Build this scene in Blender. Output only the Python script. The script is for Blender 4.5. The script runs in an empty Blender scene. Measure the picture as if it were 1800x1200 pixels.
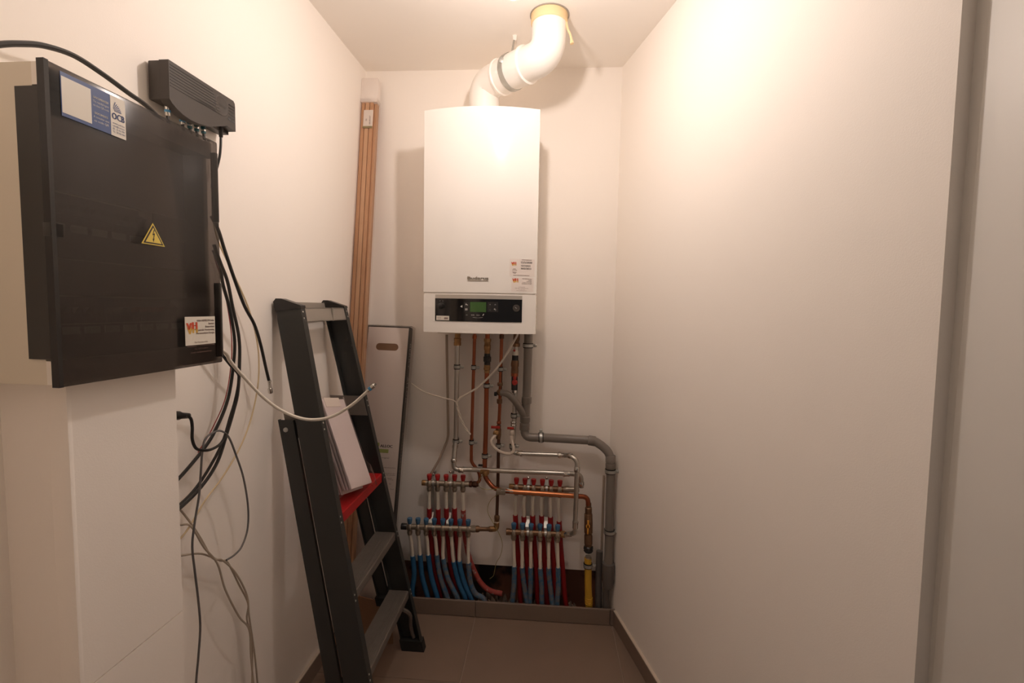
import bpy, bmesh, math, random
from mathutils import Vector, Matrix
import numpy as np
random.seed(4)
S = bpy.context.scene
COL = S.collection
R_ = math.radians

# ------------------------------------------------------------------ camera
F_PX = 834.993; YAW = -0.0700728; PITCH = -0.0704515; ROLL = 0.0180599; CAMH = 1.395708
cyw, syw = math.cos(YAW), math.sin(YAW)
CF = Vector((syw*math.cos(PITCH), cyw*math.cos(PITCH), math.sin(PITCH)))
r0 = Vector((cyw, -syw, 0)); u0 = r0.cross(CF)
CR = math.cos(ROLL)*r0 + math.sin(ROLL)*u0
CU = -math.sin(ROLL)*r0 + math.cos(ROLL)*u0
CAM = Vector((0, 0, CAMH))
cd = bpy.data.cameras.new('camera'); cam = bpy.data.objects.new('camera', cd); COL.objects.link(cam)
cd.sensor_fit = 'HORIZONTAL'; cd.sensor_width = 36; cd.lens = F_PX/1800*36
cd.clip_start = 0.02
cam.matrix_world = Matrix(((CR.x, CU.x, -CF.x, 0), (CR.y, CU.y, -CF.y, 0), (CR.z, CU.z, -CF.z, CAMH), (0, 0, 0, 1)))
S.camera = cam

# ------------------------------------------------------------------ world / light / exposure
W = bpy.data.worlds.new('hall'); S.world = W; W.use_nodes = True
W.node_tree.nodes['Background'].inputs[0].default_value = (1.0, 0.95, 0.90, 1)
W.node_tree.nodes['Background'].inputs[1].default_value = 0.10
S.view_settings.view_transform = 'Standard'
S.view_settings.look = 'None'
S.view_settings.exposure = 0.0
S.view_settings.gamma = 1.0
S.view_settings.use_curve_mapping = False
BULB_STRENGTH = 468.0
S.cycles.max_bounces = 24; S.cycles.diffuse_bounces = 14; S.cycles.glossy_bounces = 6; S.cycles.transparent_max_bounces = 16
BULB_COL = (1.0, 0.862, 0.79)

# ------------------------------------------------------------------ room frame (metres)
D = 2.164516                     # back wall plane
H = 2.444855                     # ceiling
XL, XR = -0.831313, 0.306740     # back corners
AL, AR = 0.0232332, -0.2455772   # wall directions
PL = Vector((XL, D, 0)); PR = Vector((XR, D, 0))
dL = Vector((-math.sin(AL), -math.cos(AL), 0)); nL = Vector((math.cos(AL), -math.sin(AL), 0))
dR = Vector((-math.sin(AR), -math.cos(AR), 0)); nR = Vector((-math.cos(AR), math.sin(AR), 0))
Z3 = Vector((0, 0, 1))
def ray(x, y): return (x-900)*CR - (y-600)*CU + F_PX*CF
def onY(x, y, Y): d = ray(x, y); return CAM + d*(Y/d.y)
def onZ(x, y, Z): d = ray(x, y); return CAM + d*((Z-CAMH)/d.z)
def B(x, y, off=0.06): return onY(x, y, D-off)          # a point 'off' metres in front of the back wall
def Lw(x, y, d=0.0):                                     # a point d metres off the left wall
    r = ray(x, y); return CAM + r*(((PL + nL*d - CAM).dot(nL))/r.dot(nL))
def LW(s, d, z): return PL + dL*s + nL*d + Z3*z
def RW(s, d, z): return PR + dR*s + nR*d + Z3*z
def sL(p): return (Vector(p)-PL).dot(dL)

# ------------------------------------------------------------------ materials
def mat(name, col, rough=0.5, metal=0.0, spec=0.5, var=0.06, vscale=8.0, bump=0.0, bscale=200.0, coat=0.0, emit=0.0):
    m = bpy.data.materials.new(name); m.use_nodes = True
    nt = m.node_tree; N = nt.nodes; L = nt.links
    b = N['Principled BSDF']
    b.inputs['Roughness'].default_value = rough; b.inputs['Metallic'].default_value = metal
    b.inputs['Specular IOR Level'].default_value = spec; b.inputs['Coat Weight'].default_value = coat
    tc = N.new('ShaderNodeTexCoord')
    if var > 0:
        nz = N.new('ShaderNodeTexNoise'); nz.inputs['Scale'].default_value = vscale; nz.inputs['Detail'].default_value = 3
        L.new(tc.outputs['Object'], nz.inputs['Vector'])
        mx = N.new('ShaderNodeMix'); mx.data_type = 'RGBA'
        mx.inputs['A'].default_value = tuple(max(0, c*(1-var)) for c in col)+(1,)
        mx.inputs['B'].default_value = tuple(min(1, c*(1+var)) for c in col)+(1,)
        L.new(nz.outputs['Fac'], mx.inputs['Factor']); L.new(mx.outputs['Result'], b.inputs['Base Color'])
    else:
        b.inputs['Base Color'].default_value = (*col, 1)
    if bump > 0:
        n2 = N.new('ShaderNodeTexNoise'); n2.inputs['Scale'].default_value = bscale; n2.inputs['Detail'].default_value = 2
        L.new(tc.outputs['Object'], n2.inputs['Vector'])
        bp = N.new('ShaderNodeBump'); bp.inputs['Strength'].default_value = bump; bp.inputs['Distance'].default_value = 0.002
        L.new(n2.outputs['Fac'], bp.inputs['Height']); L.new(bp.outputs['Normal'], b.inputs['Normal'])
    if emit:
        b.inputs['Emission Color'].default_value = (*col, 1); b.inputs['Emission Strength'].default_value = emit
    return m
def dusty(name, col, col2, scale=30, lo=0.5, hi=0.6, rough=0.7):
    m = mat(name, col, rough, var=0); nt = m.node_tree; N = nt.nodes; L = nt.links
    tc = N.new('ShaderNodeTexCoord'); nz = N.new('ShaderNodeTexNoise'); nz.inputs['Scale'].default_value = scale; nz.inputs['Detail'].default_value = 5
    rp = N.new('ShaderNodeValToRGB'); rp.color_ramp.elements[0].position = lo; rp.color_ramp.elements[1].position = hi
    rp.color_ramp.elements[0].color = (*col, 1); rp.color_ramp.elements[1].color = (*col2, 1)
    L.new(tc.outputs['Object'], nz.inputs['Vector']); L.new(nz.outputs['Fac'], rp.inputs['Fac'])
    L.new(rp.outputs['Color'], N['Principled BSDF'].inputs['Base Color']); return m
def wood(name, c1, c2):
    m = mat(name, c1, 0.5, var=0); nt = m.node_tree; N = nt.nodes; L = nt.links
    tc = N.new('ShaderNodeTexCoord'); mp = N.new('ShaderNodeMapping'); mp.inputs['Scale'].default_value = (60, 60, 1.2)
    nz = N.new('ShaderNodeTexNoise'); nz.inputs['Scale'].default_value = 3; nz.inputs['Detail'].default_value = 4
    mx = N.new('ShaderNodeMix'); mx.data_type = 'RGBA'; mx.inputs['A'].default_value = (*c1, 1); mx.inputs['B'].default_value = (*c2, 1)
    L.new(tc.outputs['Object'], mp.inputs['Vector']); L.new(mp.outputs['Vector'], nz.inputs['Vector'])
    L.new(nz.outputs['Fac'], mx.inputs['Factor']); L.new(mx.outputs['Result'], N['Principled BSDF'].inputs['Base Color']); return m
def film(name, tint, gloss_rough, fac_min, fac_add):
    m = bpy.data.materials.new(name); m.use_nodes = True; nt = m.node_tree; N = nt.nodes; L = nt.links
    N.remove(N['Principled BSDF']); out = N['Material Output']
    t = N.new('ShaderNodeBsdfTransparent'); t.inputs[0].default_value = (*tint, 1)
    g = N.new('ShaderNodeBsdfGlossy'); g.inputs['Roughness'].default_value = gloss_rough
    fr = N.new('ShaderNodeFresnel'); fr.inputs['IOR'].default_value = 1.4
    ma = N.new('ShaderNodeMath'); ma.operation = 'MULTIPLY_ADD'; ma.inputs[1].default_value = fac_add; ma.inputs[2].default_value = fac_min
    mx = N.new('ShaderNodeMixShader')
    L.new(fr.outputs[0], ma.inputs[0]); L.new(ma.outputs[0], mx.inputs[0]); L.new(t.outputs[0], mx.inputs[1]); L.new(g.outputs[0], mx.inputs[2])
    L.new(mx.outputs[0], out.inputs[0]); return m

M = {}
M['wall'] = mat('wall_paint', (0.915, 0.868, 0.812), 0.66, spec=0.18, var=0.012, vscale=2, bump=0.10, bscale=330)
M['ceil'] = mat('ceiling_paint', (0.905, 0.865, 0.81), 0.8, spec=0.2, var=0.01, vscale=2)
M['doorpaint'] = mat('door_paint', (0.72, 0.70, 0.66), 0.45, var=0.01)
M['tile'] = mat('floor_tile_ceramic', (0.235, 0.165, 0.126), 0.42, var=0.10, vscale=6, bump=0.05, bscale=300)
M['grout'] = mat('grout', (0.34, 0.26, 0.205), 0.9, var=0.08)
M['skirt'] = mat('skirting_ceramic', (0.215, 0.160, 0.125), 0.42, var=0.08)
M['caulk'] = mat('caulk', (0.62, 0.54, 0.45), 0.7)  # pale silicone line, with the light from above put into its tone
M['pit'] = dusty('pit_masonry', (0.34, 0.155, 0.10), (0.06, 0.045, 0.038), 5, 0.46, 0.56, 0.95)
M['rubble'] = mat('rubble', (0.17, 0.125, 0.095), 0.95, var=0.3, vscale=30, bump=0.6, bscale=80)
M['enamel'] = mat('white_enamel', (0.86, 0.83, 0.785), 0.16, var=0.0, coat=0.0)
M['pvcwhite'] = mat('white_flue_plastic', (0.86, 0.83, 0.78), 0.30, var=0.01)
M['black'] = mat('black_plastic', (0.018, 0.016, 0.015), 0.35, var=0.05)
M['blackgloss'] = mat('black_gloss', (0.010, 0.009, 0.009), 0.12, var=0.0)
M['cable_black'] = mat('black_cable', (0.016, 0.015, 0.014), 0.38)
M['modem'] = mat('modem_plastic', (0.050, 0.041, 0.035), 0.5, bump=0.1, bscale=900)
M['cable_white'] = mat('white_cable', (0.76, 0.71, 0.63), 0.4)
M['cable_grey'] = mat('grey_cable', (0.13, 0.125, 0.125), 0.5)
M['cable_beige'] = mat('beige_cable', (0.42, 0.36, 0.29), 0.5)
M['cable_cream'] = mat('cream_cable', (0.66, 0.53, 0.33), 0.5)
M['earth'] = mat('earth_wire', (0.36, 0.30, 0.12), 0.5)
M['steel'] = mat('galvanised_steel', (0.56, 0.53, 0.48), 0.32, metal=0.9, var=0.12, vscale=30)
M['chrome'] = mat('chrome', (0.72, 0.70, 0.66), 0.18, metal=1.0, var=0.05)
M['zinc'] = mat('zinc_clamp', (0.50, 0.50, 0.47), 0.42, metal=0.8, var=0.08, vscale=40)
M['copper'] = mat('copper', (0.36, 0.105, 0.048), 0.36, metal=0.75, var=0.18, vscale=25)
M['copperbright'] = mat('bright_copper', (0.62, 0.23, 0.10), 0.30, metal=0.85, var=0.15, vscale=25)
M['copperdark'] = mat('dark_copper', (0.115, 0.052, 0.032), 0.45, metal=0.6, var=0.2, vscale=25)
M['brass'] = mat('brass', (0.40, 0.23, 0.10), 0.36, metal=0.8, var=0.2, vscale=40)
M['bronze'] = mat('dark_bronze', (0.22, 0.125, 0.07), 0.42, metal=0.7, var=0.25, vscale=40)
M['nickel'] = mat('dull_nickel', (0.40, 0.34, 0.27), 0.36, metal=0.8, var=0.2, vscale=50)
M['pvcgrey'] = mat('grey_pvc', (0.205, 0.180, 0.158), 0.38, var=0.05)
M['pvcgreydk'] = mat('dark_grey_pvc', (0.125, 0.112, 0.105), 0.45, var=0.08)
M['red'] = mat('red_cap', (0.50, 0.022, 0.022), 0.4, var=0.1)
M['redsleeve'] = mat('red_sleeve', (0.30, 0.009, 0.011), 0.5, var=0.15, vscale=30, bump=0.3, bscale=400)
M['redhandle'] = mat('red_handle', (0.42, 0.03, 0.02), 0.4)
M['bluecap'] = mat('blue_cap', (0.055, 0.16, 0.30), 0.42, var=0.1)
M['bluesleeve'] = mat('blue_sleeve', (0.020, 0.115, 0.25), 0.55, var=0.2, vscale=30, bump=0.3, bscale=400)
M['bluedusty'] = dusty('dusty_blue_sleeve', (0.040, 0.130, 0.235), (0.170, 0.155, 0.150), 45, 0.40, 0.66)
M['pinkdusty'] = dusty('dusty_red_sleeve', (0.36, 0.06, 0.05), (0.42, 0.33, 0.28), 28, 0.58, 0.68)
M['pex'] = mat('white_pex', (0.74, 0.68, 0.585), 0.4)
M['hose'] = mat('braided_hose', (0.58, 0.50, 0.42), 0.42, var=0.15, vscale=300)
M['yellow'] = mat('yellow_gas_pipe', (0.62, 0.36, 0.035), 0.42, var=0.1)
M['orange'] = mat('orange_handle', (0.70, 0.32, 0.04), 0.4)
M['anthracite'] = mat('anthracite_paint', (0.032, 0.033, 0.031), 0.50, var=0.06, bump=0.06, bscale=500)
M['alu'] = mat('brushed_aluminium', (0.21, 0.185, 0.165), 0.42, metal=0.5, var=0.12, vscale=40)
M['alupaint'] = mat('grey_aluminium', (0.36, 0.33, 0.29), 0.45, metal=0.3, var=0.05)
M['redtread'] = mat('red_tread', (0.40, 0.010, 0.012), 0.38, var=0.05)
M['card'] = mat('white_cardboard', (0.84, 0.76, 0.71), 0.6, var=0.02)
M['cardbrown'] = mat('brown_cardboard', (0.27, 0.155, 0.09), 0.8, var=0.1)
M['carddark'] = mat('dark_carton', (0.040, 0.032, 0.027), 0.4, var=0.15, vscale=25)
M['plank'] = mat('white_plank', (0.74, 0.66, 0.66), 0.45)
M['plankedge'] = mat('plank_edge', (0.42, 0.36, 0.36), 0.5)
M['oak'] = wood('oak_veneer', (0.62, 0.36, 0.20), (0.54, 0.30, 0.165))
M['oak2'] = wood('oak_veneer_pale', (0.68, 0.43, 0.26), (0.60, 0.36, 0.21))
M['paper'] = mat('white_paper', (0.80, 0.73, 0.67), 0.6, var=0.02)
M['wrapwhite'] = mat('white_wrap', (0.80, 0.73, 0.68), 0.4, var=0.04)
M['boxbeige'] = mat('beige_cabinet', (0.66, 0.60, 0.49), 0.45, var=0.01)
M['boxwhite'] = mat('white_cabinet', (0.78, 0.73, 0.66), 0.45, var=0.01)
M['latch'] = mat('latch_plastic', (0.050, 0.045, 0.040), 0.35)
M['strip'] = mat('silver_strip', (0.52, 0.48, 0.43), 0.35, metal=0.35, var=0.03)
M['boxdark'] = mat('dark_cabinet_plastic', (0.028, 0.025, 0.022), 0.4)
M['smoke'] = film('smoked_acrylic', (0.375, 0.35, 0.335), 0.20, 0.020, 0.40)
M['clear'] = film('clear_wrap', (0.985, 0.97, 0.96), 0.22, 0.012, 0.6)
M['module'] = mat('module_grey', (0.17, 0.155, 0.145), 0.5)
M['labelstrip'] = mat('label_strip', (0.66, 0.66, 0.62), 0.5)
M['stkblue'] = mat('sticker_blue', (0.050, 0.090, 0.235), 0.4, var=0.02)
M['stkwhite'] = mat('sticker_white', (0.72, 0.68, 0.60), 0.4, var=0.0)
M['stkyellow'] = mat('sticker_yellow', (0.72, 0.56, 0.10), 0.4, var=0.0)
M['ink'] = mat('ink', (0.030, 0.020, 0.018), 0.5, var=0)
M['inkbrown'] = mat('ink_brown', (0.16, 0.085, 0.07), 0.5, var=0)
M['inkblue'] = mat('ink_blue', (0.05, 0.08, 0.21), 0.5, var=0)
M['inkwhite'] = mat('ink_white', (0.62, 0.60, 0.56), 0.5, var=0)
M['inkgold'] = mat('ink_gold', (0.30, 0.25, 0.12), 0.5, var=0)
M['inkgreen'] = mat('ink_green', (0.42, 0.48, 0.16), 0.5, var=0)
M['logored'] = mat('logo_red', (0.62, 0.085, 0.035), 0.5, var=0)
M['logoyellow'] = mat('logo_yellow', (0.68, 0.42, 0.085), 0.5, var=0)
M['lcd'] = mat('green_screen', (0.050, 0.120, 0.030), 0.25, var=0.05, vscale=60)
M['foamtape'] = mat('cream_foam', (0.80, 0.60, 0.34), 0.7, var=0.05)
M['blueband'] = mat('blue_band', (0.08, 0.30, 0.55), 0.4)
M['teal'] = mat('teal_band', (0.02, 0.10, 0.12), 0.4)
M['rubber'] = mat('black_rubber', (0.014, 0.014, 0.013), 0.7)
M['duct'] = mat('cream_conduit', (0.40, 0.32, 0.25), 0.6)
M['bulb'] = mat('bulb_glass', BULB_COL, 0.5, var=0, emit=BULB_STRENGTH)

# ------------------------------------------------------------------ mesh builder
class MB:
    def __init__(s): s.v = []; s.f = []
    def add(s, vs, fs):
        o = len(s.v); s.v += [Vector(v) for v in vs]; s.f += [tuple(i+o for i in f) for f in fs]; return s
    def hexa(s, c):      # 8 corners: bottom 0-3, top 4-7
        return s.add(c, [(0, 3, 2, 1), (4, 5, 6, 7), (0, 1, 5, 4), (1, 2, 6, 5), (2, 3, 7, 6), (3, 0, 4, 7)])
    def box(s, lo, hi, fn=None):
        x0, y0, z0 = lo; x1, y1, z1 = hi
        c = [(x0, y0, z0), (x1, y0, z0), (x1, y1, z0), (x0, y1, z0), (x0, y0, z1), (x1, y0, z1), (x1, y1, z1), (x0, y1, z1)]
        return s.hexa([fn(*p) for p in c] if fn else c)
    def rbox(s, lo, hi, bev, fn=None, seg=2):
        bm = bmesh.new(); bmesh.ops.create_cube(bm, size=1)
        for v in bm.verts: v.co = Vector([(lo[i]+hi[i])/2 + v.co[i]*(hi[i]-lo[i]) for i in range(3)])
        bmesh.ops.bevel(bm, geom=list(bm.edges), offset=bev, segments=seg, affect='EDGES', profile=0.5)
        vs = [fn(*v.co) if fn else v.co.copy() for v in bm.verts]; bm.verts.index_update()
        fs = [tuple(v.index for v in f.verts) for f in bm.faces]; bm.free(); return s.add(vs, fs)
    def prism(s, poly, a, b, fn):   # poly 2d list; fn(p, q, t)->3d ; t from a to b
        n = len(poly); vs = [fn(p[0], p[1], a) for p in poly] + [fn(p[0], p[1], b) for p in poly]
        fs = [tuple(reversed(range(n))), tuple(range(n, 2*n))] + [(i, (i+1) % n, n+(i+1) % n, n+i) for i in range(n)]
        return s.add(vs, fs)
    def tube(s, pts, r, seg=10, cap=True, rot=0.0):
        pts = [Vector(p) for p in pts]; n = len(pts)
        rs = r if isinstance(r, (list, tuple)) else [r]*n
        T = [((pts[min(i+1, n-1)] - pts[max(i-1, 0)]).normalized() if (pts[min(i+1, n-1)] - pts[max(i-1, 0)]).length > 1e-9 else Vector((0, 0, 1))) for i in range(n)]
        up = Vector((0, -1, 0)) if abs(T[0].y) < 0.9 else Vector((1, 0, 0))
        a = (up - T[0]*up.dot(T[0])).normalized(); vs = []
        for i in range(n):
            a = (a - T[i]*a.dot(T[i])).normalized(); b = T[i].cross(a)
            vs += [pts[i] + rs[i]*(math.cos(2*math.pi*k/seg+rot)*a + math.sin(2*math.pi*k/seg+rot)*b) for k in range(seg)]
        fs = [(i*seg+k, i*seg+(k+1) % seg, (i+1)*seg+(k+1) % seg, (i+1)*seg+k) for i in range(n-1) for k in range(seg)]
        if cap: fs += [tuple(reversed(range(seg))), tuple(range((n-1)*seg, n*seg))]
        return s.add(vs, fs)
    def lathe(s, p0, ax, prof, seg=14, rot=0.0):   # prof [(t, r)] along axis
        p0 = Vector(p0); ax = Vector(ax).normalized()
        up = Vector((0, -1, 0)) if abs(ax.y) < 0.9 else Vector((1, 0, 0))
        a = (up - ax*up.dot(ax)).normalized(); b = ax.cross(a); vs = []
        for t, r in prof:
            vs += [p0 + ax*t + r*(math.cos(2*math.pi*k/seg+rot)*a + math.sin(2*math.pi*k/seg+rot)*b) for k in range(seg)]
        n = len(prof)
        fs = [(i*seg+k, i*seg+(k+1) % seg, (i+1)*seg+(k+1) % seg, (i+1)*seg+k) for i in range(n-1) for k in range(seg)]
        fs += [tuple(reversed(range(seg))), tuple(range((n-1)*seg, n*seg))]
        return s.add(vs, fs)
    def ring(s, c, ax, R, w, t, seg=20):   # band: inner R, thickness t, width w
        c = Vector(c); ax = Vector(ax).normalized()
        up = Vector((0, -1, 0)) if abs(ax.y) < 0.9 else Vector((1, 0, 0))
        a = (up - ax*up.dot(ax)).normalized(); b = ax.cross(a); vs = []
        for h, r in ((-w/2, R), (-w/2, R+t), (w/2, R+t), (w/2, R)):
            vs += [c + ax*h + r*(math.cos(2*math.pi*k/seg)*a + math.sin(2*math.pi*k/seg)*b) for k in range(seg)]
        fs = [(i*seg+k, i*seg+(k+1) % seg, ((i+1) % 4)*seg+(k+1) % seg, ((i+1) % 4)*seg+k) for i in range(4) for k in range(seg)]
        return s.add(vs, fs)
    def torus(s, c, ax, R, r, seg=20, ms=8):
        c = Vector(c); ax = Vector(ax).normalized()
        up = Vector((0, -1, 0)) if abs(ax.y) < 0.9 else Vector((1, 0, 0))
        a = (up - ax*up.dot(ax)).normalized(); b = ax.cross(a); vs = []
        for j in range(ms):
            rr = R + r*math.cos(2*math.pi*j/ms); hh = r*math.sin(2*math.pi*j/ms)
            vs += [c + ax*hh + rr*(math.cos(2*math.pi*k/seg)*a + math.sin(2*math.pi*k/seg)*b) for k in range(seg)]
        fs = [(j*seg+k, j*seg+(k+1) % seg, ((j+1) % ms)*seg+(k+1) % seg, ((j+1) % ms)*seg+k) for j in range(ms) for k in range(seg)]
        return s.add(vs, fs)
    def sphere(s, c, r, seg=12, rings=8):
        return s.lathe(Vector(c)-Z3*r, Z3, [(r-r*math.cos(math.pi*i/rings), max(1e-4, r*math.sin(math.pi*i/rings))) for i in range(rings+1)], seg)
    def slab(s, fn, u0, u1, v0, v1, d0, d1, nu=1):   # fn(u,v,d)->3d curved slab
        vs = []
        for i in range(nu+1):
            u = u0+(u1-u0)*i/nu
            vs += [fn(u, v0, d0), fn(u, v1, d0), fn(u, v1, d1), fn(u, v0, d1)]
        fs = [(0, 1, 2, 3), (nu*4+3, nu*4+2, nu*4+1, nu*4)]
        for i in range(nu):
            o = i*4; fs += [(o+k, o+4+k, o+4+(k+1) % 4, o+(k+1) % 4) for k in range(4)]
        return s.add(vs, fs)

def to_mesh(name, mb, m, origin, smooth=True, ang=38):
    me = bpy.data.meshes.new(name)
    me.from_pydata([v-origin for v in mb.v], [], mb.f)
    bm = bmesh.new(); bm.from_mesh(me); bmesh.ops.recalc_face_normals(bm, faces=bm.faces); bm.to_mesh(me); bm.free()
    me.materials.append(M[m] if isinstance(m, str) else m)
    if smooth:
        me.polygons.foreach_set('use_smooth', [True]*len(me.polygons)); me.set_sharp_from_angle(angle=R_(ang))
    me.update(); return me
def base_of(mb):
    xs = [v.x for v in mb.v]; ys = [v.y for v in mb.v]; zs = [v.z for v in mb.v]
    return Vector(((min(xs)+max(xs))/2, (min(ys)+max(ys))/2, min(zs)))
def tag(o, label=None, cat=None, group=None, kind=None):
    if label: o['label'] = label
    if cat: o['category'] = cat
    if group: o['group'] = group
    if kind: o['kind'] = kind
    return o
def thing(name, label, cat, loc, group=None):
    o = bpy.data.objects.new(name, None); COL.objects.link(o); o.location = loc; o.empty_display_size = 0.05
    return tag(o, label, cat, group)
def worldloc(o):
    p = Vector(o.location)
    while o.parent: o = o.parent; p += Vector(o.location)
    return p
def part(name, mb, m, parent, label=None, kind=None, smooth=True, ang=38):
    c = base_of(mb); o = bpy.data.objects.new(name, to_mesh(name, mb, m, c, smooth, ang)); COL.objects.link(o)
    o.parent = parent; o.location = c - worldloc(parent)
    return tag(o, label, kind=kind)
def part_shared(name, me, loc, parent, rotz=0, label=None):
    o = bpy.data.objects.new(name, me); COL.objects.link(o); o.parent = parent
    o.location = Vector(loc) - worldloc(parent); o.rotation_euler = (0, 0, rotz); return tag(o, label)
def solo(name, mb, m, label=None, cat=None, group=None, kind=None, smooth=True):
    c = base_of(mb); o = bpy.data.objects.new(name, to_mesh(name, mb, m, c, smooth)); COL.objects.link(o); o.location = c
    return tag(o, label, cat, group, kind)
def struct(name, mb, m, label=None): return solo(name, mb, m, label, kind='structure', smooth=False)

def smoothpath(P, n=6):
    P = [Vector(p) for p in P]; Q = [2*P[0]-P[1]] + P + [2*P[-1]-P[-2]]; out = []
    for i in range(1, len(Q)-2):
        a, b, c, d = Q[i-1:i+3]
        for k in range(n):
            t = k/n
            out.append(0.5*((2*b)+(c-a)*t+(2*a-5*b+4*c-d)*t*t+(3*b-a-3*c+d)*t**3))
    out.append(P[-1]); return out
def fillet(P, r, n=6):
    P = [Vector(p) for p in P]; rs = r if isinstance(r, (list, tuple)) else [r]*len(P); out = [P[0]]
    for i in range(1, len(P)-1):
        a = (P[i-1]-P[i]); b = (P[i+1]-P[i]); k = min(rs[i], a.length*0.49, b.length*0.49)
        p0 = P[i]+a.normalized()*k; p2 = P[i]+b.normalized()*k
        for j in range(n+1):
            t = j/n; out.append((1-t)**2*p0 + 2*t*(1-t)*P[i] + t*t*p2)
    out.append(P[-1]); return out
def lerp(a, b, t): return Vector(a)*(1-t)+Vector(b)*t

_font_cache = {}
def textshape(txt, size, align='LEFT'):
    cu = bpy.data.curves.new('t', 'FONT'); cu.body = txt; cu.size = size; cu.align_x = align; cu.resolution_u = 2
    o = bpy.data.objects.new('t', cu); me = bpy.data.meshes.new_from_object(o)
    vs = [v.co.copy() for v in me.vertices]; fs = [tuple(p.vertices) for p in me.polygons]
    bpy.data.objects.remove(o); bpy.data.curves.remove(cu); bpy.data.meshes.remove(me); return vs, fs
def text_to(mb, fn, txt, u, v, size, align='LEFT', d=0.0, sx=1.0, width=None, rot=0.0, bold=0.0):
    vs, fs = textshape(txt, size, 'LEFT')
    if not vs: return mb
    x0 = min(p.x for p in vs); x1 = max(p.x for p in vs); k = sx
    if width: k = width/(x1-x0)
    w = (x1-x0)*k; off = {'LEFT': 0, 'CENTER': -w/2, 'RIGHT': -w}[align]
    c, s = math.cos(rot), math.sin(rot)
    for db in ([0] if not bold else [-bold, 0, bold]):
        q = []
        for p in vs:
            a = (p.x-x0)*k+off+db; b = p.y
            q.append(fn(u+a*c-b*s, v+a*s+b*c, d))
        mb.add(q, fs)
    return mb

# =================================================================== SETTING
YB = D + 0.12      # back of the pit
ZP = 0.177         # lower edge of the back wall board
mb = MB().box((-1.2, D, ZP), (0.8, D+0.02, H+0.05)); struct('wall_back', mb, 'wall')
s_far, s_near = -0.35, 2.35
mb = MB().box((s_far, -0.10, -0.08), (1.80, 0, H+0.05), lambda s, d, z: LW(s, d, z)); struct('wall_left', mb, 'wall')
S_END = 1.3819
mb = MB().box((s_far, -0.10, -0.08), (S_END, 0, H+0.05), lambda s, d, z: RW(s, d, z)); 
for i_ in (1, 2, 5, 6):
    q_ = mb.v[i_]; mb.v[i_] = q_ + dR*(0.0098*(1.30-q_.z))
struct('wall_right', mb, 'wall')
mb = MB().box((-1.4, -0.9, H), (1.5, D+0.15, H+0.08)); struct('ceiling', mb, 'ceil')
# near left: end of the wall beside the doorway
mb = MB().box((-1.0, -0.35, -0.05), (-0.487, 0.375, H+0.02)); struct('wall_doorway', mb, 'wall')
# front lintel wall behind the viewer
mb = MB().box((-1.3, -0.85, 2.1), (1.6, -0.72, H+0.05)); struct('wall_lintel', mb, 'wall')
mb = MB().box((-1.3, -0.85, -0.05), (-0.55, -0.72, 2.1)); mb.box((-0.97, -0.75, -0.05), (-0.85, -0.30, H+0.02)); struct('wall_front', mb, 'wall')
# pit behind the kerb
pit = MB().box((-1.0, YB, -0.3), (0.75, YB+0.03, ZP+0.25))
struct('wall_pit', pit, 'pit')
pf = MB().box((-1.0, D-0.111, -0.3), (0.7, YB, -0.10)); struct('floor_pit', pf, 'rubble')
rb = MB()
def lump(x, y, z, r, sq=1.0):
    rb.lathe((x, y, z), (random.uniform(-.4, .4), random.uniform(-.4, .4), 1), [(0, r), (r*0.5*sq, r*0.9), (r*0.9*sq, r*0.45), (r*1.05*sq, r*0.1)], 7, random.random()*3)
for i in range(130): lump(random.uniform(-0.62, 0.30), D-random.uniform(-0.08, 0.07), -0.10, random.uniform(0.01, 0.035))
for i in range(90): lump(random.uniform(-0.58, 0.28), D-random.uniform(0.030, 0.085), -0.06, random.uniform(0.014, 0.022), 4.6)
for i in range(46): lump(random.uniform(-0.42, -0.09), D-random.uniform(0.02, 0.085), -0.05, random.uniform(0.014, 0.022), 5.4)
o = solo('rubble', rb, 'rubble', 'grey mortar crumbs lying in the pit behind the back skirting', 'rubble', kind='stuff')

# floor: grout bed with tiles as children
fl = bpy.data.objects.new('floor', to_mesh('floor', MB().box((-1.3, -0.9, -0.06), (1.4, D-0.11, -0.003)), 'grout', Vector((0, 0, 0)), False)); COL.objects.link(fl); tag(fl, kind='structure')
gx1 = (onZ(833, 1088, 0).x + onZ(810, 1200, 0).x)/2
gx2 = (onZ(1078, 1101, 0).x + onZ(1095, 1200, 0).x)/2
gy1 = onZ(720, 1193, 0).y
tw = gx2-gx1; th = tw if tw > 0.4 else 0.6
xs = [gx1-3*tw, gx1-2*tw, gx1-tw, gx1, gx2, gx2+tw, gx2+2*tw, gx2+3*tw, gx2+4*tw]
ys = [D-0.125, gy1, gy1-th, gy1-2*th, gy1-3*th, gy1-4*th, gy1-5*th]
g = 0.0018
for i in range(len(xs)-1):
    for j in range(len(ys)-1):
        x0, x1, y1, y0 = xs[i]+g, xs[i+1]-g, ys[j]-g, ys[j+1]+g
        x0 = max(x0, -0.93); x1 = min(x1, 1.35); y0 = max(y0, -0.88)
        if x1-x0 < 0.02 or y1-y0 < 0.02: continue
        part('tile', MB().rbox((x0, y0, -0.010), (x1, y1, 0.0), 0.0012, seg=1), 'tile', fl, smooth=False)

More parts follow.
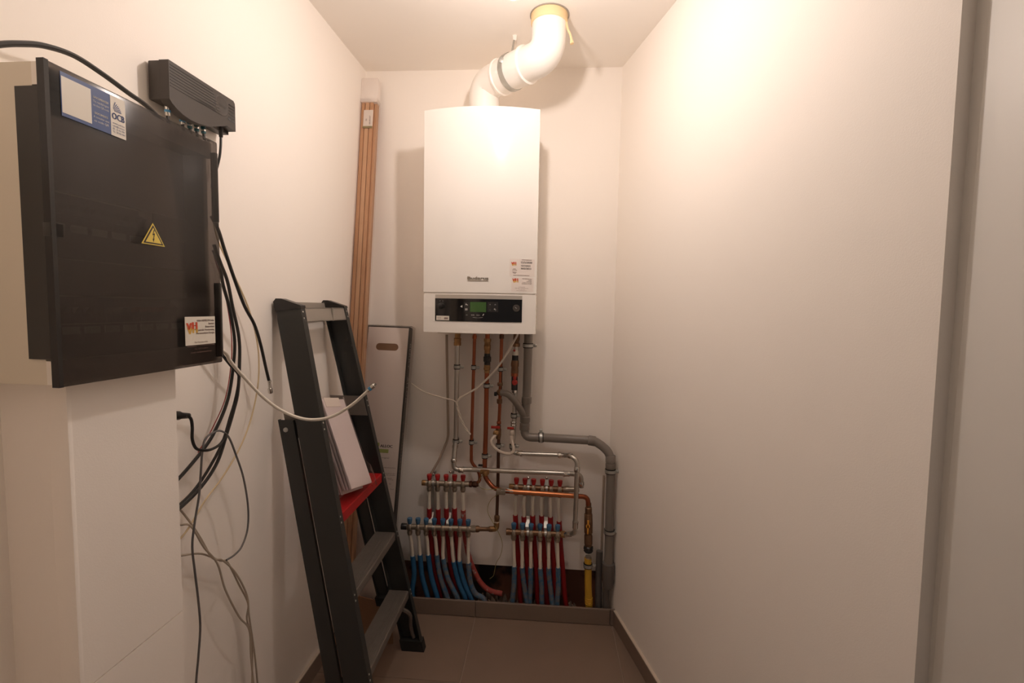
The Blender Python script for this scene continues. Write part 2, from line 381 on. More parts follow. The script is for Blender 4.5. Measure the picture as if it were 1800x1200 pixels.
# skirtings
ky0, ky1 = D-0.125, D-0.113
bb = bpy.data.objects.new('baseboard_back', to_mesh('baseboard_back', MB().box((-0.83, ky1-0.001, 0), (0.335, ky1+0.006, 0.064)), 'grout', Vector((0, 0, 0)), False)); COL.objects.link(bb); tag(bb, kind='structure')
kx = [-0.838, gx1, B(1072, 1085, 0.12).x, 0.338]
for a, b_ in zip(kx[:-1], kx[1:]):
    part('skirting_tile', MB().rbox((a+0.001, ky0, 0.0), (b_-0.001, ky1, 0.071), 0.001, seg=1), 'skirt', bb, smooth=False)
br = bpy.data.objects.new('baseboard_right', to_mesh('baseboard_right', MB().box((0.13, 0.0, 0.068), (S_END, 0.011, 0.073), lambda s, d, z: RW(s, d, z)), 'caulk', Vector((0, 0, 0)), False)); COL.objects.link(br); tag(br, kind='structure')
for k in range(3):
    a = 0.127+k*0.6; b_ = min(a+0.598, S_END)
    if b_-a > 0.02: part('skirting_tile', MB().rbox((a, 0.0, 0.0), (b_, 0.010, 0.070), 0.001, lambda s, d, z: RW(s, d, z), 1), 'skirt', br, smooth=False)
bl = bpy.data.objects.new('baseboard_left', to_mesh('baseboard_left', MB().box((0.13, 0.0, 0.068), (1.215, 0.011, 0.073), lambda s, d, z: LW(s, d, z)), 'caulk', Vector((0, 0, 0)), False)); COL.objects.link(bl); tag(bl, kind='structure')
for k in range(2):
    a = 0.127+k*0.6; b_ = min(a+0.598, 1.215)
    part('skirting_tile', MB().rbox((a, 0.0, 0.0), (b_, 0.010, 0.070), 0.001, lambda s, d, z: LW(s, d, z), 1), 'skirt', bl, smooth=False)

# door frame on the right (wall end, rebate, painted frame)
dr = bpy.data.objects.new('door_1', to_mesh('door_1', MB().box((S_END-0.02, -0.11, -0.02), (2.3, -0.028, H+0.03), lambda s, d, z: RW(s, d, z)), 'doorpaint', Vector((0, 0, 0)), False)); COL.objects.link(dr); tag(dr, kind='structure')
part('door_frame', MB().rbox((S_END+0.014, -0.030, 0.0), (S_END+0.5, -0.0245, H-0.002), 0.002, lambda s, d, z: RW(s, d, z)), 'doorpaint', dr)

# pipe boxing under the fuse box
BX0, BX1 = 1.475, 1.262      # near and far ends (distance from the back corner)
BXD = 0.118; BXZ = 1.272
bxo = bpy.data.objects.new('trim_boxing', None); COL.objects.link(bxo); bxo.location = LW(BX0, 0, 0); tag(bxo, kind='structure')
lwf = lambda s, d, z: LW(s, d, z)
# front face is two boards with a slanting joint
zA = Lw(165, 1200, BXD); zB = Lw(318, 1075, BXD)
sa, za, sb, zb_ = BX0, 0, BX1, 0
def zj(s):
    s1, z1, s2, z2 = sL(zA), zA.z, sL(zB), zB.z
    return z1+(z2-z1)*(s-s1)/(s2-s1)
gj = 0.0012
MBf = MB().hexa([LW(BX0, BXD-0.012, zj(BX0)+gj), LW(BX1, BXD-0.012, zj(BX1)+gj), LW(BX1, BXD, zj(BX1)+gj), LW(BX0, BXD, zj(BX0)+gj),
                 LW(BX0, BXD-0.012, BXZ), LW(BX1, BXD-0.012, BXZ), LW(BX1, BXD, BXZ), LW(BX0, BXD, BXZ)])
part('boxing_board', MBf, 'wall', bxo, smooth=False)
MBf = MB().hexa([LW(BX0, BXD-0.012, 0), LW(BX1, BXD-0.012, 0), LW(BX1, BXD, 0), LW(BX0, BXD, 0),
                 LW(BX0, BXD-0.012, zj(BX0)-gj), LW(BX1, BXD-0.012, zj(BX1)-gj), LW(BX1, BXD, zj(BX1)-gj), LW(BX0, BXD, zj(BX0)-gj)])
part('boxing_board', MBf, 'wall', bxo, smooth=False)
part('boxing_board', MB().box((BX0-0.012, -0.02, 0), (BX0+0.0005, BXD-0.0125, BXZ), lwf), 'wall', bxo, smooth=False)
part('corner_bead', MB().rbox((BX0-0.006, BXD-0.034, 0.0), (BX0+0.0015, BXD+0.0004, BXZ-0.002), 0.0012, lwf), 'wall', bxo)
# narrow casing end piece with small clip seen at the far side
part('casing_strip', MB().box((BX1-0.010, 0.0, 0.0), (BX1-0.001, 0.028, BXZ+0.04), lwf), 'wall', bxo, smooth=False)

# =================================================================== BULB
BP = Vector((-0.100, 1.262, 2.203))
bt = thing('hanging_bulb', 'bare glowing bulb hanging from the ceiling in front of the boiler', 'lamp', BP-Z3*0.035)
part('glass_bulb', MB().lathe(BP-Z3*0.034, Z3, [(0.010, .0008), (0.0115, .007), (.018, .0165), (.028, .0215), (.036, .0225), (.046, .0205), (.058, .0155), (.070, .0125), (.082, .0120)], 20), 'bulb', bt)
part('socket', MB().lathe(BP+Z3*0.046, Z3, [(0, .0145), (.028, .0145), (.034, .011), (.045, .006)], 16), 'black', bt)
part('wire', MB().tube([BP+Z3*0.088, BP+Vector((0.004, 0, 0.14)), Vector((BP.x, BP.y, H-0.002))], 0.003, 8), 'cable_white', bt)

# =================================================================== BOILER
XB, YC, ZT, BH = -0.25852, 1.83411, 2.13703, 0.84056
BUL = 0.038
def bf(u, v, d=0.0):      # u from centre, v height, d out of the front
    return Vector((XB+u, YC - BUL*(1-(u/0.22)**2) - d, v))
def bpx(x, y):            # picture point to front panel coordinates
    p = onY(x, y, YC-0.02)
    for _ in range(4): p = onY(x, y, YC-BUL*(1-min(1, ((p.x-XB)/0.22)**2)))
    return p.x-XB, p.z
boiler = thing('wall_boiler', 'white wall-hung gas boiler with convex front and black control panel', 'boiler', (XB, D-0.17, ZT-BH))
zb0 = ZT-BH
zs1 = bpx(745, 513)[1]; zs2 = bpx(745, 516.5)[1]
body = MB()
N = 16
def rear_casing(z0, z1, inset):
    us = [-0.22+inset+(0.44-2*inset)*i/N for i in range(N+1)]
    poly = [(u, YC-BUL*(1-(u/0.22)**2)+0.004) for u in us] + [(0.22-inset, D-0.004), (-0.22+inset, D-0.004)]
    body.prism(poly, z0, z1, lambda p, q, t: Vector((XB+p, q, t)))
rear_casing(zb0+0.004, ZT-0.004, 0.0035)
part('casing', body, 'enamel', boiler)
part('front_panel', MB().slab(bf, -0.22, 0.22, zs1, ZT, -0.03, 0.0, 20), 'enamel', boiler, ang=50)
part('lower_panel', MB().slab(bf, -0.2195, 0.2195, zb0, zs2, -0.03, -0.002, 20), 'enamel', boiler, ang=50)
u0c, vct = bpx(765, 524); u1c, _ = bpx(918, 524.5); vcb = bpx(765, 563.5)[1]; vst = bpx(765, 516.8)[1]
part('steel_strip', MB().slab(bf, u0c, u1c, vct, vst-0.001, -0.01, -0.0005, 14), 'strip', boiler, ang=50)
cp = part('control_panel', MB().slab(bf, u0c, u1c, vcb, vct, -0.01, 0.0, 14), 'blackgloss', boiler, ang=50)
def sub_slab(name, x0, y0, x1, y1, d0, d1, m, parent, nu=4, label=None):
    ua, va = bpx(x0, y0); ub, vb = bpx(x1, y1)
    return part(name, MB().slab(bf, ua, ub, vb, va, d0, d1, nu), m, parent, label)
sub_slab('display', 826.5, 530.5, 854.5, 548.5, -0.001, 0.0008, 'lcd', cp, label='green display')
M['key'] = mat('key_black', (0.022, 0.020, 0.019), 0.3, var=0)
sub_slab('keypad', 815.5, 530.5, 825.5, 548, -0.001, 0.0006, 'key', cp)
sub_slab('keypad', 856.5, 530.5, 875.5, 548.5, -0.001, 0.0006, 'key', cp)
def front_axis(x, y):
    u, v = bpx(x, y); p = bf(u, v); sl = 2*BUL*u/0.22**2
    return p, Vector((sl, -1, 0)).normalized()
p, ax = front_axis(776, 537)
k = part('selector_knob', MB().lathe(p, ax, [(-0.001, .0135), (.003, .0135), (.0035, .011), (.011, .010), (.012, .0085)], 22), 'black', cp)
p, ax = front_axis(907.5, 541.5)
gp = part('pressure_gauge', MB().lathe(p, ax, [(-0.001, .0135), (.0025, .0135), (.003, .012), (.0018, .0115)], 22), 'modem', cp)
pr = MB(); 
def ptext(txt, x, y, size, align='CENTER', d=0.0008):
    u, v = bpx(x, y); text_to(pr, bf, txt, u, v-size*0.35, size, align, d)
ptext('0', 773.5, 528.5, .006); ptext('I', 778.5, 528.7, .006)
def pline(x0, y0, x1, y1, w, d=0.0009, tgt=None):
    a = Vector((*bpx(x0, y0), 0)); b = Vector((*bpx(x1, y1), 0)); t = (b-a).normalized(); n = Vector((-t.y, t.x, 0))*w/2
    (tgt or pr).add([bf(q.x, q.y, d) for q in (a-n, b-n, b+n, a+n)], [(0, 1, 2, 3)])
def ptri(pts, d=0.0009, tgt=None):
    q = [bf(*bpx(*p), d) for p in pts]; (tgt or pr).add(q, [tuple(range(len(q)))])
ptri([(809, 538.5), (812.8, 536), (812.8, 540.5)])                     # warning triangle
ptri([(818, 536), (819.3, 532.5), (820.2, 534.5), (822, 535), (822.5, 537), (820.5, 535.8)])   # tap
for i in range(3): pline(818.2+i*1.5, 541.8, 818.2+i*1.5, 545.2, .0022)                      # radiator
ptext('+', 861.5, 535, .009); ptext('-', 861.5, 544, .009); ptext('ok', 870.5, 535, .0065)
pline(868.8, 543, 871.5, 543.5, .0012); pline(871.5, 543.5, 871, 546, .0012); ptri([(868, 543.2), (870, 541.6), (870, 544.8)])
ptext('info', 820.5, 553.3, .0050); ptext('15/45', 831, 553.5, .0058); ptext('menu', 840.5, 553.4, .0058)
ptri([(847.8, 555.0), (849.3, 552.0), (851, 551.3), (850.2, 554.0)])
pline(831, 557.5, 838, 558.3, .0007); pline(841.5, 558.3, 848.8, 557.8, .0007); ptext('s', 839.8, 558.3, .005)
pline(905.4, 539.6, 908.3, 542.2, .0012, 0.0022)
part('lettering', pr, 'inkwhite', cp, kind='stuff')
sk = sub_slab('rating_label', 767, 554.5, 789.5, 562.8, 0.0002, 0.0008, 'stkwhite', boiler)
lt = MB(); text_to(lt, bf, 'BE 9180', *bpx(769, 558.5), .0045, 'LEFT', 0.0011); text_to(lt, bf, '12/2017', *bpx(769, 561.0), .0045, 'LEFT', 0.0011)
for i in range(7): pline(781+i*1.0, 557.5, 781+i*1.0, 561, 0.0012*(1+(i % 3)*0.4), 0.0011, lt)
part('lettering', lt, 'inkbrown', sk)
# raised maker's lettering
lg = MB(); ua, va = bpx(822, 491); ub, _ = bpx(858.5, 491.5)
for dd in (0.0006, 0.0016, 0.0026): text_to(lg, bf, 'Buderus', ua, va, .0165, 'LEFT', dd, width=ub-ua, bold=0.0006)
lg.slab(bf, ua, ub, va-0.0052, va-0.0034, 0.0, 0.0018, 6)
part('lettering', lg, M['nickel'], boiler, 'raised bronze lettering')
# stickers on the boiler
def company_lines(mb_txt, fn, u, v, k, d):
    L_ = [('VAN HEMELEN bvba', 0), ('Sanitair', 1), ('Elektriciteit', 2), ('Centrale Verwarming', 3), ('Hernieuwbare Energie', 4)]
    for t, i in L_: text_to(mb_txt, fn, t, u, v-i*0.0048*k, .0042*k, 'RIGHT', d, bold=0.00012*k)
def company_foot(mb_txt, fn, u, v, k, d):
    for i, t in enumerate(['Van Hemelen bvba', 'Industrieweg 7 - 3190 Boortmeerbeek', 'Tel. : 015 51 49 73', 'E-mail : info@vanhemelen.be']):
        text_to(mb_txt, fn, t, u, v-i*0.0050*k, .0036*k, 'CENTER', d)
def vh_logo(red, yel, fn, u, v, k, d):
    text_to(yel, fn, 'V', u+0.0016*k, v-0.0065*k, .0150*k, 'LEFT', d, bold=0.0012*k)
    text_to(yel, fn, 'H', u+0.0120*k, v-0.0050*k, .0150*k, 'LEFT', d, bold=0.0012*k)
    text_to(red, fn, 'V', u, v, .0150*k, 'LEFT', d+0.0002, bold=0.0012*k)
    text_to(red, fn, 'H', u+0.0115*k, v+0.0010*k, .0150*k, 'LEFT', d+0.0002, bold=0.0012*k)
    text_to(red, fn, '&', u+0.0085*k, v+0.0030*k, .0090*k, 'LEFT', d+0.0003)
st = sub_slab('service_sticker', 896, 454.5, 939.5, 486.5, 0.0, 0.0005, 'wrapwhite', boiler, label='service sticker with handwritten dates')
a, r_, y_ = MB(), MB(), MB()
u, v = bpx(899, 464.5); vh_logo(r_, y_, bf, u, v, 0.85, 0.0008)
def dtext(t, x, y, s, al='LEFT', rot=0.0): u, v = bpx(x, y); text_to(a, bf, t, u, v, s, al, 0.0008, rot=rot, bold=0.0003)
dtext('15/5/2020', 916, 462.8, .0108); dtext('10/7/2022', 916, 468.4, .0092); dtext('30/3/2023', 915.5, 473.4, .0098)
part('handwriting', a, 'ink', st)
a = MB(); dtext('DATUM ONDERHOUD', 917.5, 457.2, .0036)
dtext('Sanitair', 904.5, 473, .0034, 'CENTER'); dtext('Verwarming', 904.5, 475, .0034, 'CENTER'); dtext('Elektriciteit', 904.5, 478.5, .0034, 'CENTER'); dtext('Energie', 904.5, 480.3, .0034, 'CENTER')
dtext('Storing : bel 015 51 49 73 of vanhemelen.be', 916.5, 484.4, .0034, 'CENTER')
part('lettering', a, 'inkbrown', st, kind='stuff'); part('logo', r_, 'logored', st, 'red logo letters'); part('logo_shadow', y_, 'logoyellow', st)
st = sub_slab('company_sticker', 899, 487.2, 937.5, 513, 0.0, 0.0005, 'wrapwhite', boiler, label='company sticker')
a, r_, y_ = MB(), MB(), MB(); u, v = bpx(901, 494.0); vh_logo(r_, y_, bf, u, v, 0.98, 0.0008)
u, v = bpx(934.5, 491.0); company_lines(a, bf, u, v, 0.98, 0.0008); u, v = bpx(917, 504.8); company_foot(a, bf, u, v, 0.9, 0.0008)
part('lettering', a, 'inkbrown', st); part('logo', r_, 'logored', st, 'red logo letters'); part('logo_shadow', y_, 'logoyellow', st)
part('underside_tray', MB().box((XB-0.17, YC+0.03, zb0-0.006), (XB+0.05, D-0.02, zb0+0.006)), 'boxbeige', boiler, smooth=False)

# =================================================================== FLUE
FX, FY = onY(851, 180, 2.0).x, 2.0
VX, VY = -0.012, 1.785
pB = Vector((FX, FY, onY(851, 150, 2.0).z)); pC = Vector((VX, VY, onY(957, 96, VY).z))
flue = thing('flue_pipe', 'white plastic flue pipe elbowing from boiler top up into ceiling', 'flue pipe', (FX, FY, ZT-0.004))
R1 = 0.0615
low = fillet([(FX, FY, ZT-0.006), pB, lerp(pB, pC, 0.40)], 0.055, 8)
up_ = fillet([lerp(pB, pC, 0.62), pC, (VX, VY, H+0.01)], [0, 0.075, 0], 10)
part('lower_elbow', MB().tube(low, R1, 32), 'pvcwhite', flue)
part('upper_elbow', MB().tube(up_, R1, 32), 'pvcwhite', flue)
ax = (pC-pB).normalized(); L_ = (pC-pB).length
part('sleeve_pipe', MB().lathe(lerp(pB, pC, 0.27), ax, [(0, R1+.0005), (.002, R1+.006), (.010, R1+.007), (.014, R1+.003), (L_*0.40, R1+.003), (L_*0.40+.003, R1+.007), (L_*0.40+.010, R1+.007), (L_*0.40+.013, R1+.001)], 36), 'pvcwhite', flue)
mid = lerp(pB, pC, 0.455)
cl = part('pipe_clamp', MB().ring(mid, ax, R1+0.0035, 0.022, 0.0025, 36), 'zinc', flue, 'zinc clamp band')
side = ax.cross(Vector((0, 1, 0))).normalized()
if side.z < 0: side = -side
bxp = mid + (-ax.cross(side)).normalized()*0 + Vector((-0.035, -0.052, 0.018))
part('clamp_screw', MB().tube([bxp-side*0.012, bxp+side*0.014], 0.0035, 8).rbox(tuple(bxp-Vector((.008, .006, .009))), tuple(bxp+Vector((.008, .006, .009))), 0.002), 'zinc', cl)
rod0 = mid + side*(R1+0.005)
rodx = onZ(905, 63, H)
part('hanger_rod', MB().tube([rod0-side*0.004, Vector((rodx.x, rodx.y, H+0.0))], 0.0038, 8), 'zinc', flue)
part('hanger_nut', MB().lathe(Vector((rodx.x, rodx.y, H-0.018)), Z3, [(0, .007), (.010, .008), (.018, .009)], 6), 'pvcwhite', flue)
part('ceiling_collar', MB().lathe((VX, VY, H-0.034), Z3, [(0, R1+.0005), (.003, R1+.004), (.016, R1+.0045), (.020, R1+.003), (.033, R1+.005)], 36), 'foamtape', flue, 'cream foam collar at the ceiling')
tp = [Vector((VX+0.060, VY-0.012, H-0.030)), Vector((VX+0.066, VY-0.02, H-0.06)), Vector((VX+0.076, VY-0.025, H-0.085)), Vector((VX+0.082, VY-0.028, H-0.115))]
part('tape_tail', MB().tube(smoothpath(tp, 5), [.004]*11+[.0045]*3+[.007, .007], 6), 'foamtape', flue, 'loose tail of cream foam tape')
part('roof_collar', MB().ring((VX+0.001, VY, H-0.002), Z3, R1+0.003, 0.003, 0.006, 36), 'alupaint', flue)

# =================================================================== FUSE BOX (left wall)
s0, s1 = 1.520, 1.180; z0, z1 = 1.269, 1.730; DD = 0.160
fb = thing('fuse_box', 'beige wall fuse box with smoked transparent door', 'fuse box', LW((s0+s1)/2, 0.0, z0))
fbf = lambda s, d, z: LW(s, d, z)
def fbn(u, v, d=0.0): return LW(s0-u, DD+d, z0+v)       # door face coordinates, u to the right
DB = 0.137
case = MB()
case.box((s1+0.004, 0.001, z0+0.001), (s0-0.001, 0.018, z1-0.001), fbf)            # back
case.box((s0-0.012, 0.018, z0+0.001), (s0-0.001, DB, z1-0.001), fbf)               # near side
case.box((s1+0.004, 0.018, z0+0.001), (s1+0.015, DB, z1-0.001), fbf)
case.box((s1+0.015, 0.018, z0+0.001), (s0-0.012, DB, z0+0.028), fbf)
case.box((s1+0.015, 0.018, z1-0.028), (s0-0.012, DB, z1-0.001), fbf)
part('casing', case, 'boxbeige', fb, smooth=False)
zt2 = Lw(65, 152, DB).z; zb2 = Lw(69, 636, DB).z
part('front_lip', MB().box((s1+0.004, DB, zt2), (s0-0.001, DB+0.011, z1-0.001), fbf), 'boxwhite', fb, smooth=False)
part('front_lip', MB().box((s1+0.004, DB, z0+0.001), (s0-0.001, DB+0.011, zb2), fbf), 'boxwhite', fb, smooth=False)
door = part('door', MB().rbox((s1, DB+0.014, z0-0.002), (s0+0.002, DD, z1+0.002), 0.003, fbf), 'smoke', fb, 'smoked transparent door')
fr = MB()
fr.box((s0-0.010, DB-0.024, zb2+0.003), (s0+0.0022, DB+0.012, zt2-0.003), fbf)
part('door_hinge_side', fr, 'boxdark', fb, smooth=False)
fr = MB(); fr.box((s0-0.004, DB+0.012, z0-0.002), (s0+0.0025, DD+0.0005, z1+0.002), fbf)
part('door_edge', fr, 'blackgloss', fb, smooth=False)
hz1, hz2, hz3 = Lw(383, 390, DD).z, Lw(383, 497, DD).z, 0
part('door_latch', MB().rbox((s1-0.0015, DB+0.010, hz1), (s1+0.006, DD-0.001, z1-0.02), 0.001, fbf), 'latch', fb)
part('door_latch', MB().rbox((s1-0.004, DB+0.010, z0+0.01), (s1+0.006, DD-0.001, hz2), 0.001, fbf), 'latch', fb)
part('hinge_pin', MB().rbox((s0-0.016, DB+0.010, Lw(75, 412, DD).z), (s0+0.0030, DD-0.001, Lw(75, 388, DD).z), 0.001, fbf), 'boxdark', fb)
# interior: cover plates and breaker rows
PD = 0.094
hw = s0-s1
rows = [(0.275, 10, 0.02), (0.110, 15, 0.0)]
cov = MB()
edges = [0.028, rows[1][0]-0.024, rows[1][0]+0.024, rows[0][0]-0.024, rows[0][0]+0.024, (z1-z0)-0.028]
for a, b_ in ((edges[0], edges[1]), (edges[2], (edges[2]+edges[3])/2-0.001), ((edges[2]+edges[3])/2+0.001, edges[3]), (edges[4], edges[5])):
    cov.box((s1+0.016, PD-0.006, z0+a), (s0-0.013, PD, z0+b_), fbf)
part('cover_plate', cov, 'module', fb, smooth=False)
mod_me = to_mesh('circuit_breaker', MB().box((-0.0087, -0.03, -0.022), (0.0087, 0.002, 0.022)).box((-0.0087, 0.002, -0.011), (0.0087, 0.012, 0.011)), 'module', Vector(), False)
tog_me = to_mesh('toggle', MB().hexa([(-.005, 0, -.004), (.005, 0, -.004), (.005, 0.004, -.004), (-.005, .004, -.004), (-.005, 0, .004), (.005, 0, .004), (.004, .011, .006), (-.004, .011, .006)]), 'boxdark', Vector(), False)
togr_me = tog_me.copy(); togr_me.materials.clear(); togr_me.materials.append(M['redhandle'])
lab_me = to_mesh('label_strip', MB().box((-0.0135, 0, -0.006), (0.0135, 0.0015, 0.006)), 'labelstrip', Vector(), False)
rz = math.atan2(nL.y, nL.x) - math.pi/2
for v, n, o_ in rows:
    for i in range(n):
        s = s0-0.032-o_-i*0.0180
        b_ = part_shared('circuit_breaker', mod_me, LW(s, PD-0.012, z0+v), fb, rz)
        t = bpy.data.objects.new('toggle', togr_me if (v < 0.2 and 9 <= i <= 12) else tog_me); COL.objects.link(t); t.parent = b_; t.location = (0, 0.012, 0)
    for i in range((n+1)//2):
        s = s0-0.041-o_-i*0.036
        part_shared('label_strip', lab_me, LW(s, PD, z0+v-0.033), fb, rz)
# stickers on the door
def uv(x, y): p = Lw(x, y, DD); return s0-sL(p), p.z-z0
def dslab(name, x0, y0, x1, y1, m, parent, d0=0.0004, d1=0.001, label=None):
    (ua, va), (ub, vb) = uv(x0, y0), uv(x1, y1)
    return part(name, MB().slab(fbn, ua, ub, vb, va, d0, d1), m, parent, label), ua, va, ub, vb
stk, ua, va, ub, vb = dslab('inspection_sticker', 104, 124, 220, 230, 'stkblue', fb, label='blue and white inspection sticker on the fuse box door')
va = uv(104, 124)[1]; vb = va-0.0625
stk.data = to_mesh('inspection_sticker', MB().slab(fbn, ua, ub, vb, va, 0.0004, 0.001), 'stkblue', worldloc(stk), False)
um = uv(192, 170)[0]
part('white_field', MB().slab(fbn, um, ub, vb, va, 0.001, 0.0013), 'stkwhite', stk)
uq0, uq1 = uv(107, 160)[0], uv(159, 180)[0]
part('white_field', MB().slab(fbn, uq0, uq1, vb+0.005, va-0.006, 0.001, 0.0013), 'stkwhite', stk)
a = MB(); uc = (uq1+um)/2; wv = um-uq1-0.006
for i, (t, b) in enumerate([('DOCUMENTEN', .0002), ('Te raadplegen', 0), ('via deze QR-code', 0), ('', 0), ('DOCUMENTS', .0002), ('A consulter avec', 0), ('ce code QR', 0)]):
    if t: text_to(a, fbn, t, uc, va-0.017-i*0.0058, .0046, 'CENTER', 0.0014, width=min(wv, len(t)*0.0024), bold=b)
part('lettering', a, 'inkwhite', stk)
a = MB(); uo = (um+ub)/2; wo = ub-um
text_to(a, fbn, 'OCB', uo, va-0.036, .0145, 'CENTER', 0.0016, width=wo*0.82, bold=0.0006)
for i, (ang, ln) in enumerate([(70, .021), (57, .0195), (45, .0195), (34, .0200), (23, .0205), (13, .0210), (4, .0215)]):
    px_, pz_ = um+wo*0.13, va-0.0235
    t1 = R_(ang); w = 0.0016
    c0 = Vector((px_+0.004*math.cos(t1)*0.72, pz_+0.004*math.sin(t1))); c1 = Vector((px_+ln*math.cos(t1)*0.72, pz_+ln*math.sin(t1)*0.75)); nn = Vector((-math.sin(t1), math.cos(t1)))
    a.add([fbn(*(c0-nn*0.0002), 0.0016), fbn(*(c1-nn*w/2), 0.0016), fbn(*(c1+nn*w/2), 0.0016), fbn(*(c0+nn*0.0002), 0.0016)], [(0, 1, 2, 3)])
for i, t in enumerate(['www.ocb.be', 'info@ocb.be', 'BEL : 02 456 3780', 'TEL : 02 456 3781']):
    text_to(a, fbn, t, uo, va-0.0435-i*0.0046, .0040, 'CENTER', 0.0016, width=wo*0.80)
part('lettering', a, 'inkblue', stk)
# warning triangle
c0 = Vector(uv(268.5, 392)); c1 = Vector(uv(248, 427)); c2 = Vector(uv(289, 434))
cw = (c1.x+c2.x)/2; zb3 = (c1.y+c2.y)/2; hw3 = (c2.x-c1.x)/2; ht = c0.y-zb3
def tri(k, d0, d1):
    cy = zb3+ht/3
    return MB().prism([(cw-hw3*k, cy-ht/3*k), (cw+hw3*k, cy-ht/3*k), (cw, cy+ht*2/3*k)], d0, d1, lambda p, q, t: fbn(p, q, t))
wt = part('warning_sticker', tri(1.0, 0.0004, 0.001), 'stkyellow', fb, 'yellow triangular high voltage warning sticker', smooth=False)
part('triangle_border', tri(0.86, 0.001, 0.0013), 'ink', wt, smooth=False)
part('triangle_field', tri(0.68, 0.0013, 0.0016), 'stkyellow', wt, smooth=False)
a = MB(); k = ht
bp = [(0.02, .70), (-.07, .44), (.01, .46), (-.03, .27), (-.07, .29), (-.015, .12), (.045, .31), (.015, .29), (.075, .54), (-.005, .52), (.075, .70)]
a.add([fbn(cw+x*k, zb3+y*k, 0.0018) for x, y in bp], [(0, 1, 9, 10), (1, 2, 8, 9), (2, 3, 7, 8), (3, 4, 5, 6), (3, 6, 7)])
part('lightning_bolt', a, 'ink', wt, smooth=False)
# company card
cdx, ua, va, ub, vb = dslab('company_card', 324, 557, 378, 603, 'stkwhite', fb, label='white company card stuck at lower right of the door')
va = (uv(324, 557)[1]+uv(377, 555.5)[1])/2; vb = (uv(325, 608)[1]+uv(378, 602.5)[1])/2
cdx.data = to_mesh('company_card', MB().slab(fbn, ua, ub, vb, va, 0.0004, 0.001), 'stkwhite', worldloc(cdx), False)
a, r_, y_ = MB(), MB(), MB(); kk = (ub-ua)/0.0615*1.0
vh_logo(r_, y_, fbn, ua+0.0035, va-0.0195*kk, kk*1.0, 0.0013)
company_lines(a, fbn, ub-0.003, va-0.0075*kk, kk, 0.0013); company_foot(a, fbn, (ua+ub)/2, va-0.040*kk, kk, 0.0013)
part('lettering', a, 'inkbrown', cdx); part('logo', r_, 'logored', cdx, 'red logo letters'); part('logo_shadow', y_, 'logoyellow', cdx)

# =================================================================== MODEM above the fuse box
md = 0.052
pN = Lw(296, 108, md); pF = Lw(413, 176, md); pFb = Lw(413, 231, md)
sn, sf = sL(pN), sL(pF); zt, zbm = (pN.z+pF.z)/2, pFb.z
zl = Lw(297, 172, md).z
modem = thing('modem', 'black ribbed cable modem mounted on the wall above the fuse box', 'modem', LW((sn+sf)/2, 0, zbm))
W_ = sn-sf
def mo(u, v, d): return LW(sn-u, d, v)
hh = zt-zbm
prof = [(0, zt), (W_-0.006, zt), (W_-0.001, zt-0.005), (W_, zt-0.012), (W_, zbm)]
for x_, y_ in ((399, 221), (393, 221.8), (378, 222.5), (362, 220.5), (348, 216.5), (335, 210.5), (322, 201.5), (312, 192), (303, 181.5), (297, 172.5)):
    p_ = Lw(x_, y_, md); prof.append((min(W_-0.001, max(0.0, sn-sL(p_))), p_.z))
part('shell', MB().prism(prof, 0.030, md, lambda p, q, t: mo(p, q, t)), 'modem', modem)
part('rear_shell', MB().rbox((0.0, zl-0.002, 0.004), (W_, zt, 0.031), 0.003, lambda u, v, d: mo(u, v, d)), 'modem', modem)
part('side_foot', MB().rbox((W_*0.86, zbm, 0.010), (W_-0.001, zl, 0.031), 0.002, lambda u, v, d: mo(u, v, d)), 'modem', modem)
rib = MB()
for i in range(8):
    v = zt-0.008-i*(hh*0.085); rib.box((0.003, v-0.0007, md-0.001), (W_*(0.62+0.02*i), v+0.0007, md+0.0008), lambda u, v, d: mo(u, v, d))
part('rib', rib, 'boxdark', modem, kind='stuff', smooth=False)
vt = MB()
for i in range(6):
    v = zt-0.016-i*hh*0.10; vt.box((W_*0.885, v-0.0013, md-0.001), (W_*0.985, v+0.0013, md+0.0006), lambda u, v, d: mo(u, v, d))
part('vent_slot', vt, 'blackgloss', modem, kind='stuff', smooth=False)
cen = mo(W_*0.765, zt-hh*0.40, md)
part('badge', MB().lathe(cen-nL*0.001, nL, [(0, .0235), (.0012, .0235), (.0016, .0225), (.0012, .021)], 30), 'modem', modem)
part('badge_letters', text_to(MB(), mo, 'telenet', W_*0.765, zt-hh*0.43, .010, 'CENTER', md+0.0016), 'boxdark', modem)
part('badge_letters', text_to(MB(), mo, 'EMTA/DOCSIS', W_*0.53, zt-hh*0.71, .0085, 'CENTER', md+0.0008, bold=0.0005), 'boxdark', modem)
part('status_lamp', MB().lathe(mo(W_*0.885, zt-hh*0.70, md-0.001), nL, [(0, .004), (.0012, .004)], 12), 'blackgloss', modem)
